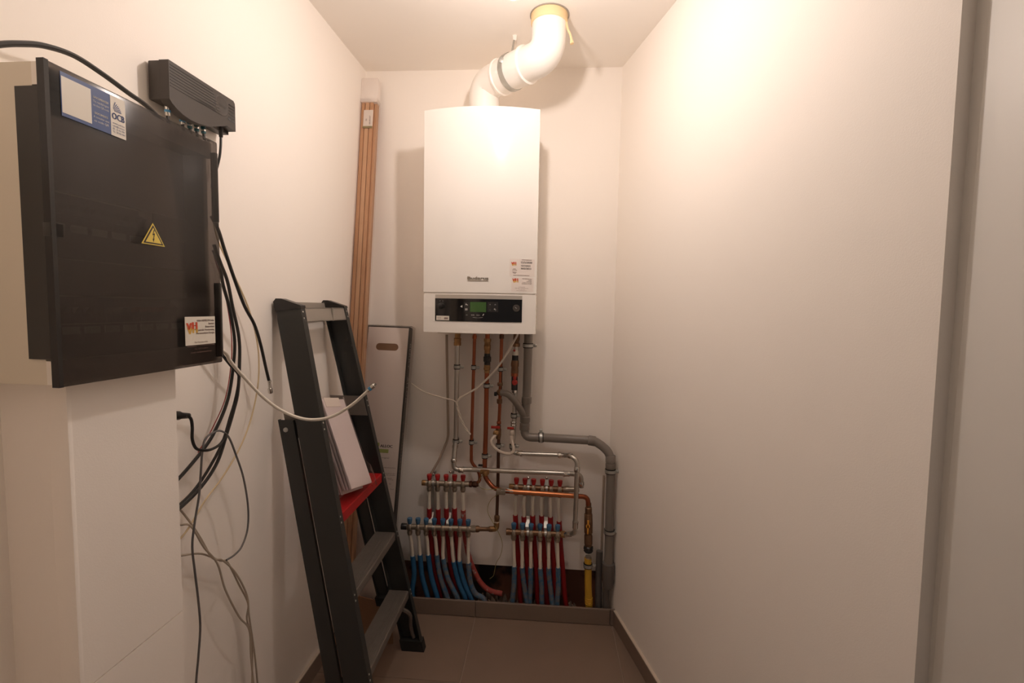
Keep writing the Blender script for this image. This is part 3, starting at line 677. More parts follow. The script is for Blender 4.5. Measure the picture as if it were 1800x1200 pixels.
# connectors under the modem
pcn = [(293, 176, 204, 0.030), (319, 198, 219, 0.026), (332, 206, 226, 0.026), (344, 210, 231, 0.026), (356, 216, 235, 0.026)]
for i, (x, ya, yb_, d_) in enumerate(pcn):
    a_ = Lw(x, ya, d_); b_ = Lw(x+2, yb_, d_)
    cnx = thing('cable_plug', ['metal coaxial plug with blue band under the modem, leftmost', 'second plug from left under the modem, with blue band', 'third plug from left under the modem, dark teal', 'fourth plug from left under the modem, dark teal', 'fifth plug from left under the modem, teal with metal tip'][i], 'plug', b_, 'plugs under the modem')
    axx = (b_-a_).normalized(); ln = (b_-a_).length
    part('plug_body', MB().lathe(a_, axx, [(0, .0045), (ln*0.25, .0052), (ln*0.95, .0052), (ln, .004)], 12), 'chrome' if i in (0, 1) else 'teal', cnx)
    part('band', MB().lathe(a_+axx*ln*0.62, axx, [(0, .0058), (ln*0.16, .0058)], 12), 'blueband' if i < 2 else 'chrome', cnx)
    e = b_-Z3*0.05
    part('cord', MB().tube([b_-axx*0.002, b_+axx*0.02, e], 0.0032, 8), 'cable_black', cnx)
a_ = Lw(388, 226, 0.030)
part('strain_relief', MB().lathe(a_, -Z3, [(-.01, .006), (0.004, .006), (.006, .0048), (.020, .0045), (.022, .003)], 12), 'cable_black', thing('modem_power_cord', 'black power cord dropping from the right end of the modem', 'cord', a_-Z3*0.08))
mpc = bpy.data.objects['modem_power_cord']
part('cord', MB().tube(smoothpath([a_-Z3*0.018, Lw(388, 255, .030), Lw(386, 275, .028), Lw(380, 300, .02), Lw(372, 330, .02)], 6), 0.0030, 8), 'cable_black', mpc)

# =================================================================== LEFT WALL CABLES
def cable(name, pts, r, m, label, cat='cable', group=None, n=6):
    return solo(name, MB().tube(smoothpath(pts, n), r, 8), m, label, cat, group)
def Lc(l, d): return [Lw(x, y, d) if not isinstance(d, (list, tuple)) else None for x, y in l]
cable('black_cable', Lc([(-60, 92), (-5, 79), (40, 77), (80, 81), (130, 98), (180, 130), (225, 163), (262, 190), (300, 232), (330, 270)], 0.05), 0.0046, 'cable_black', 'thick black cable arching over the top of the fuse box')
G = 'cables hanging beside the fuse box'
ct = thing('coaxial_cable', 'black coaxial cable ending in a metal plug in mid air', 'cable', Lw(475, 692, 0.06), G)
part('cord', MB().tube(smoothpath(Lc([(372, 380), (384, 405), (395, 440), (412, 490), (430, 538), (447, 570), (458, 605), (467, 645), (473, 670)], 0.06), 6), 0.0042, 8), 'cable_black', ct)
a_, b_ = Lw(473, 668, 0.06), Lw(475.5, 691, 0.06); axx = (b_-a_).normalized(); ln = (b_-a_).length
part('plug', MB().lathe(a_, axx, [(0, .0052), (ln*.15, .0052), (ln*.17, .0044), (ln*.6, .0044), (ln*.62, .0062), (ln*.95, .0062), (ln, .005)], 12), 'chrome', ct, 'metal screw plug')
cable('cream_cable', Lc([(376, 395), (384, 425), (400, 460), (420, 502), (438, 545), (450, 590), (455, 630), (453, 680), (440, 740), (420, 790), (390, 840), (360, 880), (330, 930), (300, 965)], 0.028), 0.0021, 'cable_cream', 'thin cream cable curving down to behind the pipe boxing', group=G)
cable('black_cable', Lc([(375, 440), (387, 468), (392, 500), (403, 540), (412, 593), (411, 633), (401, 700), (378, 757), (354, 794), (312, 843), (280, 870)], 0.045), 0.0040, 'cable_black', 'black cable of the bundle beside the fuse box, ending highest behind the boxing', group=G)
cable('black_cable', Lc([(376, 430), (388, 463), (400, 495), (409, 540), (420, 593), (421, 640), (418, 690), (410, 724), (399, 761), (382, 812), (354, 855), (317, 892), (285, 915)], 0.062), 0.0040, 'cable_black', 'outermost black cable of the bundle beside the fuse box', group=G)
cable('black_cable', Lc([(375, 600), (392, 625), (407, 644), (419, 658), (419, 675), (413, 705), (404, 735), (392, 775), (372, 815), (344, 858), (310, 892), (280, 910)], 0.036), 0.0036, 'cable_black', 'black cable leaving the fuse box at its lower right corner', group=G)
cable('red_wire', Lc([(376, 450), (389, 490), (400, 540), (407, 593), (406, 640), (396, 700), (372, 755), (348, 795)], 0.030), 0.0012, 'redsleeve', 'thin dark red wire running behind the black cable bundle', group=G)
pc = thing('power_plug', 'black mains plug with its cord beside the boxing', 'plug', Lw(320, 735, 0.05))
a_, b_ = Lw(303, 730, 0.05), Lw(333, 730.5, 0.05); axx = (b_-a_).normalized(); ln = (b_-a_).length
part('plug_body', MB().lathe(a_, axx, [(0, .010), (ln*.35, .010), (ln*.5, .0075), (ln*.95, .0062), (ln, .004)], 14), 'cable_black', pc)
part('cord', MB().tube(smoothpath(Lc([(330, 730), (336, 737), (338, 752), (338, 772), (344, 787), (355, 791), (370, 790), (385, 782), (393, 772), (397, 762)], 0.078), 6), 0.0033, 8), 'cable_black', pc)
cable('grey_cable', Lc([(344, 1230), (345, 1195), (349, 1150), (352, 1100), (348, 1050), (342, 1000), (338, 960), (342, 920), (350, 870), (353, 830), (356, 790), (362, 770), (375, 760), (388, 757), (402, 768), (415, 800), (428, 840), (436, 890), (435, 930), (425, 960), (412, 975), (398, 984)], 0.075), 0.0024, 'cable_grey', 'grey cable looping over itself and hanging down the wall', group=G)
cable('beige_cable', Lc([(295, 880), (315, 894), (336, 920), (354, 948), (373, 980), (392, 985), (415, 1008), (434, 1046), (438, 1083), (448, 1153), (454, 1215)], 0.035), 0.0024, 'cable_beige', 'beige cable of the low bundle, starting highest from the boxing', group=G)
cable('beige_cable', Lc([(295, 922), (317, 922), (336, 925), (359, 962), (382, 990), (396, 1036), (420, 1083), (438, 1106), (441, 1153), (447, 1215)], 0.045), 0.0024, 'cable_beige', 'beige cable of the low bundle, the middle one, bowing furthest left', group=G)
cable('beige_cable', Lc([(295, 978), (319, 976), (354, 973), (387, 985), (400, 988), (420, 1027), (436, 1060), (434, 1088), (443, 1130), (443, 1215)], 0.028), 0.0024, 'cable_beige', 'beige cable of the low bundle, leaving the boxing lowest', group=G)
cable('wall_conduit', [Lw(303, 690, 0.006), Lw(318, 1190, 0.006)], 0.006, 'wall', 'white painted conduit running down the wall beside the boxing', 'conduit', n=1)
# white coaxial cable swinging into the room
wpts = [(392, 616, 1.05), (405, 635, 1.08), (430, 664, 1.13), (465, 700, 1.18), (500, 724, 1.22), (540, 737, 1.24), (580, 733, 1.25), (615, 714, 1.25), (640, 693, 1.25), (648, 685, 1.25)]
wc = thing('white_coaxial_cable', 'white coaxial cable swinging out in front of the stepladder', 'cable', onY(540, 737, 1.24))
part('cord', MB().tube(smoothpath([LW(1.188, 0.055, 1.345), LW(1.172, 0.075, 1.325)] + [onY(*p) for p in wpts], 6), 0.0042, 10), 'cable_white', wc)
a_, b_ = onY(646, 687, 1.25), onY(660, 674.5, 1.25); axx = (b_-a_).normalized(); ln = (b_-a_).length
pg = part('plug', MB().lathe(a_, axx, [(0, .0046), (ln*.5, .0050), (ln*.52, .0062), (ln*.85, .0062), (ln*.87, .0042), (ln, .0035)], 12), 'chrome', wc, 'metal plug')
part('band', MB().lathe(a_+axx*ln*0.22, axx, [(0, .0058), (ln*.25, .0058)], 12), 'blueband', pg)

# =================================================================== LADDER
XF = lambda z: -0.760 + 0.208*(1.41-z)
YN = lambda z: 1.335 + 0.085*z/1.41
YF = lambda z: 1.830 - 0.070*z/1.41
lad = thing('stepladder', 'anthracite folded stepladder with red top tread leaning on the left wall', 'stepladder', (-0.52, 1.58, 0.0))
RD = 0.082; FLW = 0.026; TH = 0.0028
def rail_sec(z0, z1, Yfun, inward, xo0, xo1, flw=FLW):
    mbx = MB()
    def P(z, xo, yo): return Vector((XF(z)+xo, Yfun(z)+inward*yo, z))
    def plate(xa, xb, ya, yb): mbx.hexa([P(z0, xa, ya), P(z0, xb, ya), P(z0, xb, yb), P(z0, xa, yb), P(z1, xa, ya), P(z1, xb, ya), P(z1, xb, yb), P(z1, xa, yb)])
    plate(xo0, xo1, 0, TH); plate(xo1-TH, xo1, TH, flw); plate(xo0, xo0+TH, TH, flw)
    return mbx
part('rail', rail_sec(0.03, 1.385, YN, 1, -RD, 0), 'anthracite', lad, smooth=False)
part('rail', rail_sec(0.03, 1.385, YF, -1, -RD, 0), 'anthracite', lad, smooth=False)
RO0, RO1 = -0.143, -0.0945
part('rear_leg', rail_sec(0.20, 1.035, lambda z: YN(z)+0.006, 1, RO0, RO1, 0.012), 'anthracite', lad, smooth=False)
part('rear_leg', rail_sec(0.20, 1.035, lambda z: YF(z)-0.006, -1, RO0, RO1, 0.012), 'anthracite', lad, smooth=False)
for Yf, sg in ((YN, 1), (YF, -1)):
    mbx = MB()   # plastic end cap on rail top
    poly = [(-RD-0.002, 1.372), (-RD-0.002, 1.402), (-RD+0.008, 1.412), (-RD+0.025, 1.412), (0.002, 1.392), (0.002, 1.384)]
    mbx.prism(poly, -0.002, FLW+0.001, lambda p, q, t: Vector((XF(q)+p, Yf(q)+sg*t, q)))
    part('rail_cap', mbx, 'black', lad)
    mbx = MB()
    mbx.hexa([Vector((XF(z)+xo, Yf(z)+sg*yo, z)) for z in (0.0, 0.045) for xo, yo in ((-RD-0.004, -0.003), (0.006, -0.003), (0.006, FLW+0.004), (-RD-0.004, FLW+0.004))])
    part('rubber_foot', mbx, 'rubber', lad, smooth=False)
    mbx = MB().hexa([Vector((XF(z)+xo, Yf(z)+sg*yo, z)) for z in (0.19, 0.225) for xo, yo in ((RO0-0.003, 0.003), (RO1+0.003, 0.003), (RO1+0.003, 0.032), (RO0-0.003, 0.032))])
    part('rubber_foot', mbx, 'rubber', lad, smooth=False)
    zc = 1.005
    part('pivot_bolt', MB().lathe((XF(zc)+RO0+0.020, Yf(zc)+sg*0.007, zc), (0, -sg, 0), [(0, .0075), (.003, .0075), (.0045, .005)], 14), 'zinc', lad)
# top bars
def ybetween(z): return YN(z)+0.004, YF(z)-0.004
zt0, zt1 = 1.340, 1.385
tb = MB(); a0, a1 = ybetween(1.37)
def XX(z, o): return XF(z)+o
tb.hexa([Vector((XX(z, o), y, z)) for z in (zt0, zt1) for o, y in ((-0.006, a0), (-0.002, a0), (-0.002, a1), (-0.006, a1))])
tb.hexa([Vector((XX(z, o), y, z)) for z in (zt1-0.004, zt1) for o, y in ((-0.024, a0), (-0.002, a0), (-0.002, a1), (-0.024, a1))])
tb.hexa([Vector((XX(z, o), y, z)) for z in (zt0, zt0+0.003) for o, y in ((-0.018, a0), (-0.002, a0), (-0.002, a1), (-0.018, a1))])
t = part('top_bar', tb, 'alupaint', lad, smooth=False)
part('bar_clip', MB().box((XX(1.363, -0.003), a0+0.205, zt0-0.001), (XX(1.363, 0.003), a0+0.211, zt1)), 'alupaint', t, smooth=False)
tb = MB(); zz0, zz1 = 1.385, 1.402
tb.hexa([Vector((XX(z, o), y, z)) for z in (zz0-0.03, zz1) for o, y in ((-RD+0.004, a0), (-RD+0.010, a0), (-RD+0.010, a1), (-RD+0.004, a1))])
part('rear_top_bar', tb, 'alupaint', lad, smooth=False)
# treads
def tread(z, m, dep=0.078, front=0.030, ribs=True):
    t = MB(); ya, yb = YN(z)+FLW+0.0005, YF(z)-FLW-0.0005; xf = XF(z)-0.001
    prof = [(xf-dep, z), (xf-0.003, z), (xf, z-0.003), (xf, z-front), (xf-0.004, z-front), (xf-0.004, z-0.005), (xf-dep+0.004, z-0.005), (xf-dep+0.004, z-front*0.8), (xf-dep, z-front*0.8)]
    t.prism(prof, ya, yb, lambda p, q, s_: Vector((p, s_, q)))
    o = part('tread', t, m, lad, smooth=False)
    if ribs:
        rb_ = MB()
        for i in range(6):
            x = xf-0.007-i*0.0062; rb_.box((x-0.0012, ya+0.001, z-0.001), (x+0.0012, yb-0.001, z+0.0013))
        for i in range(4):
            q = z-0.007-i*0.006; rb_.box((xf-0.001, ya+0.001, q-0.0010), (xf+0.0010, yb-0.001, q+0.0010))
        part('tread_rib', rb_, m, o, kind='stuff', smooth=False)
    return o
ZR, Z2_, Z1_ = 0.745, 0.505, 0.261
o = tread(ZR, 'redtread', 0.079, 0.034, False); o['label'] = 'glossy red top tread'
tread(Z2_, 'alu'); tread(Z1_, 'alu')
rv = MB()
for z in (1.372, 1.352, 1.03, 1.01, ZR-0.004, ZR-0.022, Z2_-0.004, Z2_-0.022, Z1_-0.004, Z1_-0.022):
    for Yf, sg in ((YN, 1), (YF, -1)):
        rv.lathe((XF(z)-0.0005, Yf(z)+sg*0.010, z), (1, 0, 0.2), [(0, .0034), (.0012, .0030), (.0020, .0015)], 10)
part('rivet', rv, 'zinc', lad, kind='stuff')
# hinge plate spanning from far rail to rear leg, and stay under lowest treads
zz = 1.030
part('hinge_plate', MB().hexa([Vector((XF(z)+xo, YF(z)-yo, z)) for z in (zz-0.055, zz+0.02) for xo, yo in ((-RD-0.052, FLW+0.001), (-0.004, FLW+0.001), (-0.004, FLW+0.004), (-RD-0.052, FLW+0.004))]), 'alu', lad, smooth=False)
part('hinge_plate', MB().hexa([Vector((XF(z)+xo, YN(z)+yo, z)) for z in (zz-0.055, zz+0.02) for xo, yo in ((-RD-0.052, FLW+0.001), (-0.004, FLW+0.001), (-0.004, FLW+0.004), (-RD-0.052, FLW+0.004))]), 'alu', lad, smooth=False)
part('stay', MB().tube(smoothpath([(XF(.20)-0.05, YF(.2)-0.05, 0.205), (XF(.15)-0.02, YF(.15)-0.032, 0.165), (XF(.1)-0.03, YF(.1)-0.015, 0.10), (XF(.05)-0.03, YF(.05)-0.012, 0.05)], 5), 0.008, 8), 'alu', lad)

# =================================================================== PACKAGE OF WHITE PLANKS on the red tread
pkb = Vector((XF(ZR)-0.058, (YN(ZR)+YF(ZR))/2, ZR+0.0015))
pk = thing('plank_package', 'small stack of white plank samples in clear plastic wrap on the red tread', 'package', pkb)
# frame: length axis leans to the wall, width along y, thickness normal
lx = Vector((-0.137, 0.075, 0.288)).normalized(); wy = Vector((0.06, 0.99, 0.0)); wy = (wy - lx*wy.dot(lx)).normalized(); tz = wy.cross(lx)
if tz.x < 0: tz = -tz
LEN = 0.322; WID = 0.135; ST = 0.058
PB0 = Vector((-0.676, 1.488, ZR+0.020)) + wy*WID/2 + tz*ST/2
def pf_(l, w, t): return PB0 + lx*l + wy*(w-WID/2) + tz*(t-ST/2)
for i in range(5):
    dl = [0.0, -0.004, 0.006, 0.002, 0.0][i]; t0 = i*0.0124
    b_ = part('plank', MB().rbox((0.0+dl, 0.002*(i % 2), t0), (LEN+dl-0.02*(i == 0), WID-0.003*(i % 2), t0+0.0085), 0.0015, pf_, 1), 'plank', pk)
part('end_flap', MB().rbox((LEN-0.03, 0.01, ST), (LEN+0.004, WID*0.75, ST+0.0015), 0.0005, pf_, 1), 'paper', pk, 'white paper flap')
wr = MB()
NW = 14
def wring(l, gx, gy, jit):
    out = []
    for k in range(24):
        a = 2*math.pi*k/24; cx_ = max(-1, min(1, 1.35*math.cos(a))); sx_ = max(-1, min(1, 1.35*math.sin(a)))
        out.append(pf_(l+random.uniform(-jit, jit), WID/2+cx_*(WID/2+gx)+random.uniform(-jit, jit), ST/2+sx_*(ST/2+gy)+random.uniform(-jit, jit)))
    return out
rings = []
for l, gx, gy, j in ((LEN+0.008, 0.004, 0.004, 0.0), (LEN*0.8, .004, .004, .001), (LEN*0.5, .005, .005, .0015), (LEN*0.25, .006, .007, .002), (0.06, .010, .012, .003), (0.02, .022, .016, .006), (-0.012, .020, .012, .006)):
    rings.append(wring(l, gx, gy, j))
vs = [p for r in rings for p in r]
vs = [Vector((p.x, p.y, max(p.z, ZR+0.002))) for p in vs]
fs = [(i*24+k, i*24+(k+1) % 24, (i+1)*24+(k+1) % 24, (i+1)*24+k) for i in range(len(rings)-1) for k in range(24)]
part('plastic_wrap', wr.add(vs, fs), 'clear', pk, 'clear plastic wrap crumpled at the bottom')

# =================================================================== LAMINATE CARTON leaning in the corner
LX0, LX1 = -0.837, -0.642
lz1 = 1.302; ang = math.atan2(0.37, 1.302)
lcx = thing('flooring_carton', 'tall white flooring carton with handle slot leaning on the back wall', 'carton', ((LX0+LX1)/2, 1.80, 0))
Yb0, Yt0 = 1.847, 2.118
laxis = Vector((0.028, Yt0-Yb0, lz1)).normalized(); lux = Vector((1, 0, 0)); lux = (lux-laxis*lux.dot(laxis)).normalized(); lnorm = -lux.cross(laxis)
if lnorm.y < 0: lnorm = -lnorm
LLEN = Vector((0.028, Yt0-Yb0, lz1)).length
LB0 = Vector((LX0, Yb0, 0.003))
def lc(u, v, d): return LB0 + lux*u + laxis*v - lnorm*d      # d out toward viewer
LWD = LX1-LX0
dz0 = 0.046*laxis.y/laxis.z
carton = MB().hexa([lc(0, 0.0, 0), lc(LWD, 0.0, 0), lc(LWD, 0.010, -0.044), lc(0, 0.010, -0.044), lc(0, LLEN, 0), lc(LWD, LLEN, 0), lc(LWD, LLEN, -0.044), lc(0, LLEN, -0.044)])
part('carton_body', carton, 'carddark', lcx, 'dark printed carton sides', smooth=False)
# front sheet with slot: four pieces around a rounded slot
sv = LLEN-(B(680, 609, 0.05)-B(680, 573, 0.05)).length*1.02
su0, su1 = 0.046, 0.150; sh = 0.016
fs_ = MB(); m0, m1 = 0.004, LWD-0.004; dF = 0.0012
def rect(ua, ub, va, vb): fs_.slab(lc, ua, ub, va, vb, 0.0002, dF)
rect(m0, m1, 0.004, sv-sh); rect(m0, m1, sv+sh, LLEN-0.006); 
nn = 8
for sgn, uc_, ue in ((-1, su0+sh, m0), (1, su1-sh, m1)):
    arc = [(uc_+sgn*sh*math.cos(R_(-90+180*i/nn)), sv+sh*math.sin(R_(-90+180*i/nn))) for i in range(nn+1)]
    for i in range(nn):
        (a0_, b0_), (a1_, b1_) = arc[i], arc[i+1]
        fs_.hexa([lc(a0_, b0_, .0002), lc(ue, b0_, .0002), lc(ue, b0_, dF), lc(a0_, b0_, dF), lc(a1_, b1_, .0002), lc(ue, b1_, .0002), lc(ue, b1_, dF), lc(a1_, b1_, dF)])
for ua_, ub_ in ((su0+sh-0.0001, su0+sh), (su1-sh, su1-sh+0.0001)): pass
front = part('front_sheet', fs_, 'card', lcx, 'white front sheet', smooth=False)
part('handle_slot', MB().slab(lc, su0-0.002, su1+0.002, sv-sh-0.002, sv+sh+0.002, 0.0001, 0.0004), 'cardbrown', lcx, 'brown handle slot', smooth=False)
def lcpx(x, y):
    r = ray(x, y); p = CAM + r*((lc(0, 0, 0)-CAM).dot(lnorm)/r.dot(lnorm)); return (p-LB0).dot(lux), (p-LB0).dot(laxis)
a = MB(); u, v = lcpx(668.5, 785.5); ue, _ = lcpx(690, 785.5)
text_to(a, lc, 'ALLOC', u, v, .017, 'LEFT', dF+0.0004, width=ue-u, bold=0.0006); text_to(a, lc, 'BERRY', u-0.012, v, .017, 'RIGHT', dF+0.0004, width=ue-u, bold=0.0006)
part('lettering', a, 'ink', front)
a = MB()
for (x, y, t, s) in ((671, 805, 'original', .008), (675, 822, 'High pressure floor', .007), (677, 832, 'Laminate flooring 1207 x 198 mm', .006), (679, 835, 'Sol stratifie', .006), (681, 841, 'Laminat', .006), (683, 843.5, '2,15 m2', .006), (684, 851, 'AC5', .006), (686, 860, 'Class 33', .006)):
    u, v = lcpx(x, y); text_to(a, lc, t, u, v, s, 'LEFT', dF+0.0004, width=min(LWD-u-0.012, len(t)*s*0.5))
part('lettering', a, 'inkbrown', front)
u, v = lcpx(665, 795); a = MB().slab(lc, u, u+0.045, v, v+0.016, dF, dF+0.0003); u, v = lcpx(662, 784); a.slab(lc, u, u+0.012, v, v+0.016, dF, dF+0.0003)
part('green_print', a, 'inkgreen', front, smooth=False)
# side lettering on the +x face, reading downwards
def ls(u, v, d): return LB0 + lux*(LWD+0.0035+d) + laxis*(LLEN-u) - lnorm*(-0.018-v)    # u runs down
a = MB(); text_to(a, ls, 'BERRY', 0.075, -0.006, .020, 'LEFT', 0, width=0.115); text_to(a, ls, 'ALLOC', 0.225, -0.006, .020, 'LEFT', 0, width=0.115)
part('lettering', a, 'inkwhite', lcx)
a = MB(); text_to(a, ls, 'Laminate', 0.475, -0.006, .022, 'LEFT', 0, width=0.20, bold=0.0005); part('lettering', a, 'inkgold', lcx)
part('plastic_wrap', MB().hexa([lc(-0.004, LLEN*0.05, .004), lc(LWD+0.003, LLEN*0.05, .004), lc(LWD+0.003, LLEN*0.05, -0.046), lc(-0.004, LLEN*0.05, -0.046), lc(-0.004, LLEN+0.004, .004), lc(LWD+0.008, LLEN+0.004, .004), lc(LWD+0.014, LLEN+0.004, -0.046), lc(-0.004, LLEN+0.004, -0.046)]), 'clear', lcx, 'clear shrink wrap', smooth=False)

# =================================================================== OAK CASING BUNDLE in the corner
tA = Vector((-0.795, D-0.035, 2.395)); tB = Vector((-0.803, 1.800, 0.03))
bd = thing('oak_trim_bundle', 'tall wrapped bundle of oak door trim standing in the left corner', 'timber', tB-Z3*0.03)
bax = (tA-tB).normalized(); bwx = Vector((1, 0, 0)); bwx = (bwx-bax*bwx.dot(bax)).normalized(); bno = bax.cross(bwx)
if bno.y > 0: bno = -bno
BL = (tA-tB).length
def bu(u, v, d): return tB + bax*v + bwx*u + bno*d
BOT = -0.018
w0 = -0.034
for i, (ua_, ub_, d0_, d1_, m_) in enumerate([(-0.034, -0.0185, -0.012, 0.010, 'oak'), (-0.016, 0.0025, -0.012, 0.012, 'oak2'), (0.005, 0.0195, -0.012, 0.013, 'oak'), (0.0205, 0.034, -0.012, 0.0, 'oak2'), (-0.034, 0.034, -0.022, -0.0125, 'oak')]):
    part('trim_board', MB().rbox((ua_, BOT if d0_ > -0.02 else BOT+0.01, d0_), (ub_, BL-0.012, d1_), 0.0018, lambda u, v, d: bu(u, v, d), 1), m_, bd)
part('end_cap', MB().rbox((-0.038, BL-0.115, -0.024), (0.038, BL-0.004, 0.018), 0.005, lambda u, v, d: bu(u, v, d)), 'wrapwhite', bd, 'white wrapping on the top end')
tg = part('label_card', MB().rbox((-0.020, BL-0.225, 0.0135), (0.022, BL-0.150, 0.0155), 0.0005, lambda u, v, d: bu(u, v, d), 1), 'paper', bd, 'white product label')
a = MB(); text_to(a, bu, 'DEURKAST', 0.012, BL-0.215, .008, 'LEFT', 0.016, rot=math.pi/2); text_to(a, bu, 'EIK', -0.004, BL-0.200, .008, 'LEFT', 0.016, rot=math.pi/2)
part('lettering', a, 'inkbrown', tg)
part('label_edge', MB().rbox((-0.022, BL-0.232, 0.0135), (0.022, BL-0.223, 0.0165), 0.001, lambda u, v, d: bu(u, v, d), 1), 'inkgold', tg)
part('plastic_wrap', MB().hexa([bu(-0.038, 0.02, -0.026), bu(0.039, 0.02, -0.026), bu(0.039, 0.02, 0.018), bu(-0.038, 0.02, 0.018), bu(-0.038, BL-0.1, -0.026), bu(0.039, BL-0.1, -0.026), bu(0.039, BL-0.1, 0.018), bu(-0.038, BL-0.1, 0.018)]), 'clear', bd, 'clear plastic wrap', smooth=False)

# =================================================================== PIPEWORK
def pipe(name, label, cat, pts, r, m, fil=0.0, group=None, seg=14):
    P = fillet(pts, fil) if fil else pts
    t = thing(name, label, cat, Vector(P[-1]), group)
    part('pipe', MB().tube(P, r, seg), m, t); return t
def fitting(t, name, p0, p1, prof, m, seg=14, label=None):
    p0, p1 = Vector(p0), Vector(p1); L = (p1-p0).length
    return part(name, MB().lathe(p0, p1-p0, [(a*L, r) for a, r in prof], seg), m, t, label)
def clampset(p, ax, r, label, wall_dir=Vector((0, 1, 0)), wall_dist=0.06, ear=Vector((1, 0, 0))):
    ax = Vector(ax).normalized(); p = Vector(p)
    t = thing('pipe_clamp', label, 'pipe clamp', p, 'zinc pipe clamps')
    part('rubber_liner', MB().ring(p, ax, r, 0.0215, 0.0034, 20), 'rubber', t)
    part('band', MB().ring(p, ax, r+0.0030, 0.0130, 0.0022, 20), 'zinc', t)
    e = (ear-ax*ear.dot(ax)).normalized(); q = p+e*(r+0.0115)
    f = ax.cross(e)
    lug = MB(); lo = Vector((-0.008, -0.008, -0.0065)); hi = -lo
    lug.rbox(tuple(lo), tuple(hi), 0.002, lambda a_, b_, c_: q+e*a_+f*b_*0.7+ax*c_, 1)
    part('lug', lug, 'zinc', t); part('screw', MB().tube([q-f*0.010, q+f*0.012], 0.0028, 8), 'zinc', t)
    part('wall_stud', MB().tube([p+wall_dir*(r+0.001), p+wall_dir*wall_dist], 0.004, 8), 'zinc', t)
    return t
o1 = 0.06
# -- 1: cream conduit
pipe('cable_conduit', 'thin cream conduit dropping from the boiler left side to the manifolds', 'conduit', [B(785, 588, .03), B(787, 700, .03), B(788, 770, .03), B(772, 808, .035), B(757, 834, .04)], 0.0058, 'duct', 0.03)
# -- 2: steel riser and horizontal run
e1, e2 = B(801, 772, .06), B(797, 800, .075)
P2 = [B(804, 592, .06), B(801.5, 770, .06), B(798, 805, .085), B(797.5, 824.5, .088), B(830, 825, .088), B(1000, 832, .088), B(1021, 834, .080), B(1022, 856, .070)]
t2 = pipe('steel_pipe', 'steel heating pipe running down and then across above both manifolds', 'pipe', P2, 0.0108, 'steel', [0, .02, .02, .022, .0, .02, .02, 0])
fitting(t2, 'brass_union', B(804.5, 586, .06), B(804, 607, .06), [(0, .013), (.35, .013), (.4, .017), (.7, .015), (.75, .0165), (1, .0165)], 'brass', 8)
fitting(t2, 'press_collar', B(800.8, 781, .062), B(799.5, 788, .066), [(0, .012), (.2, .014), (.8, .014), (1, .012)], 'chrome')
fitting(t2, 'press_collar', B(797.8, 806, .084), B(797.6, 812, .086), [(0, .012), (.2, .014), (.8, .014), (1, .012)], 'chrome')
fitting(t2, 'press_collar', B(806, 825.4, .088), B(815, 825.8, .088), [(0, .012), (.2, .0135), (.75, .013), (.8, .015), (1, .015)], 'chrome')
fitting(t2, 'press_collar', B(990, 832, .088), B(1001, 832.6, .088), [(0, .0145), (.2, .0145), (.3, .013), (1, .012)], 'chrome')
fitting(t2, 'press_collar', B(1021.5, 846, .073), B(1021.7, 853, .071), [(0, .012), (.2, .014), (.8, .014), (1, .012)], 'chrome')
clampset(B(803.5, 644.5, .06), (0, 0, 1), 0.0108, 'zinc clamp high on the leftmost steel pipe'); clampset(B(801.5, 775, .06), (0, 0, 1), 0.0108, 'zinc clamp low on the leftmost steel pipe')
# -- 3: thin copper to the left red manifold
P3 = [B(834.5, 586, .055), B(831, 700, .055), B(828.5, 790, .055), B(828.5, 812, .055), B(836, 821, .055), B(843, 832, .055), B(843.5, 846, .055), B(833, 851.5, .055)]
t3 = pipe('copper_pipe', 'thin copper pipe second from left under the boiler', 'pipe', P3, 0.0074, 'copper', .02)
fitting(t3, 'nut', B(834.5, 589, .055), B(834.3, 595, .055), [(0, .0105), (1, .0105)], 'copper', 6)
clampset(B(832.5, 645.5, .055), (0, 0, 1), 0.0074, 'zinc clamp high on the thin copper pipe left of the thick one'); clampset(B(828.8, 777, .055), (0, 0, 1), 0.0074, 'zinc clamp low on the thin copper pipe left of the thick one')
# -- 4: gas pipe
P4 = [B(857, 586, .06), B(854, 760, .06), B(852, 815, .06), B(852.5, 838, .062), B(866, 856, .085), B(880, 862, .105), B(1000, 870.5, .115), B(1033, 873, .105), B(1034.5, 890, .095)]
t4 = pipe('gas_pipe', 'thick copper gas pipe in the middle, bending right across the right manifold', 'pipe', P4, 0.0105, 'copper', [0, 0, .02, .02, .03, .03, .02, .028, 0])
fitting(t4, 'white_nipple', B(857, 586, .06), B(857, 595, .06), [(0, .0085), (1, .0085)], 'pex', 12)
fitting(t4, 'brass_union', B(857, 595, .06), B(856.5, 621, .06), [(0, .0165), (.2, .0165), (.22, .014), (.42, .014), (.45, .0155), (.75, .0155), (.8, .013), (1, .013)], 'brass', 8)
fitting(t4, 'black_coupling', B(856.5, 621, .06), B(856.3, 641, .06), [(0, .013), (.25, .014), (.3, .0175), (.7, .0175), (.75, .014), (1, .014)], 'black', 8)
fitting(t4, 'brass_adapter', B(856.3, 641, .06), B(856, 655, .06), [(0, .0145), (.3, .014), (.35, .0155), (.6, .0155), (.7, .0125), (1, .0125)], 'brass', 10)
clampset(B(855.5, 677.5, .06), (0, 0, 1), 0.0105, 'zinc clamp high on the thick copper gas pipe'); clampset(B(852.3, 801, .06), (0, 0, 1), 0.0105, 'zinc clamp low on the thick copper gas pipe')
part('bright_run', MB().tube([B(896, 863.3, .107), B(1000, 870.5, .115), B(1016, 872, .113)], 0.0109, 14), 'copperbright', t4, 'cleaned bright copper run')
ec = part('earth_clamp', MB().rbox(tuple(B(880, 863, .118)-Vector((.018, .012, .013))), tuple(B(880, 863, .118)+Vector((.022, .012, .010))), 0.003), 'nickel', t4)
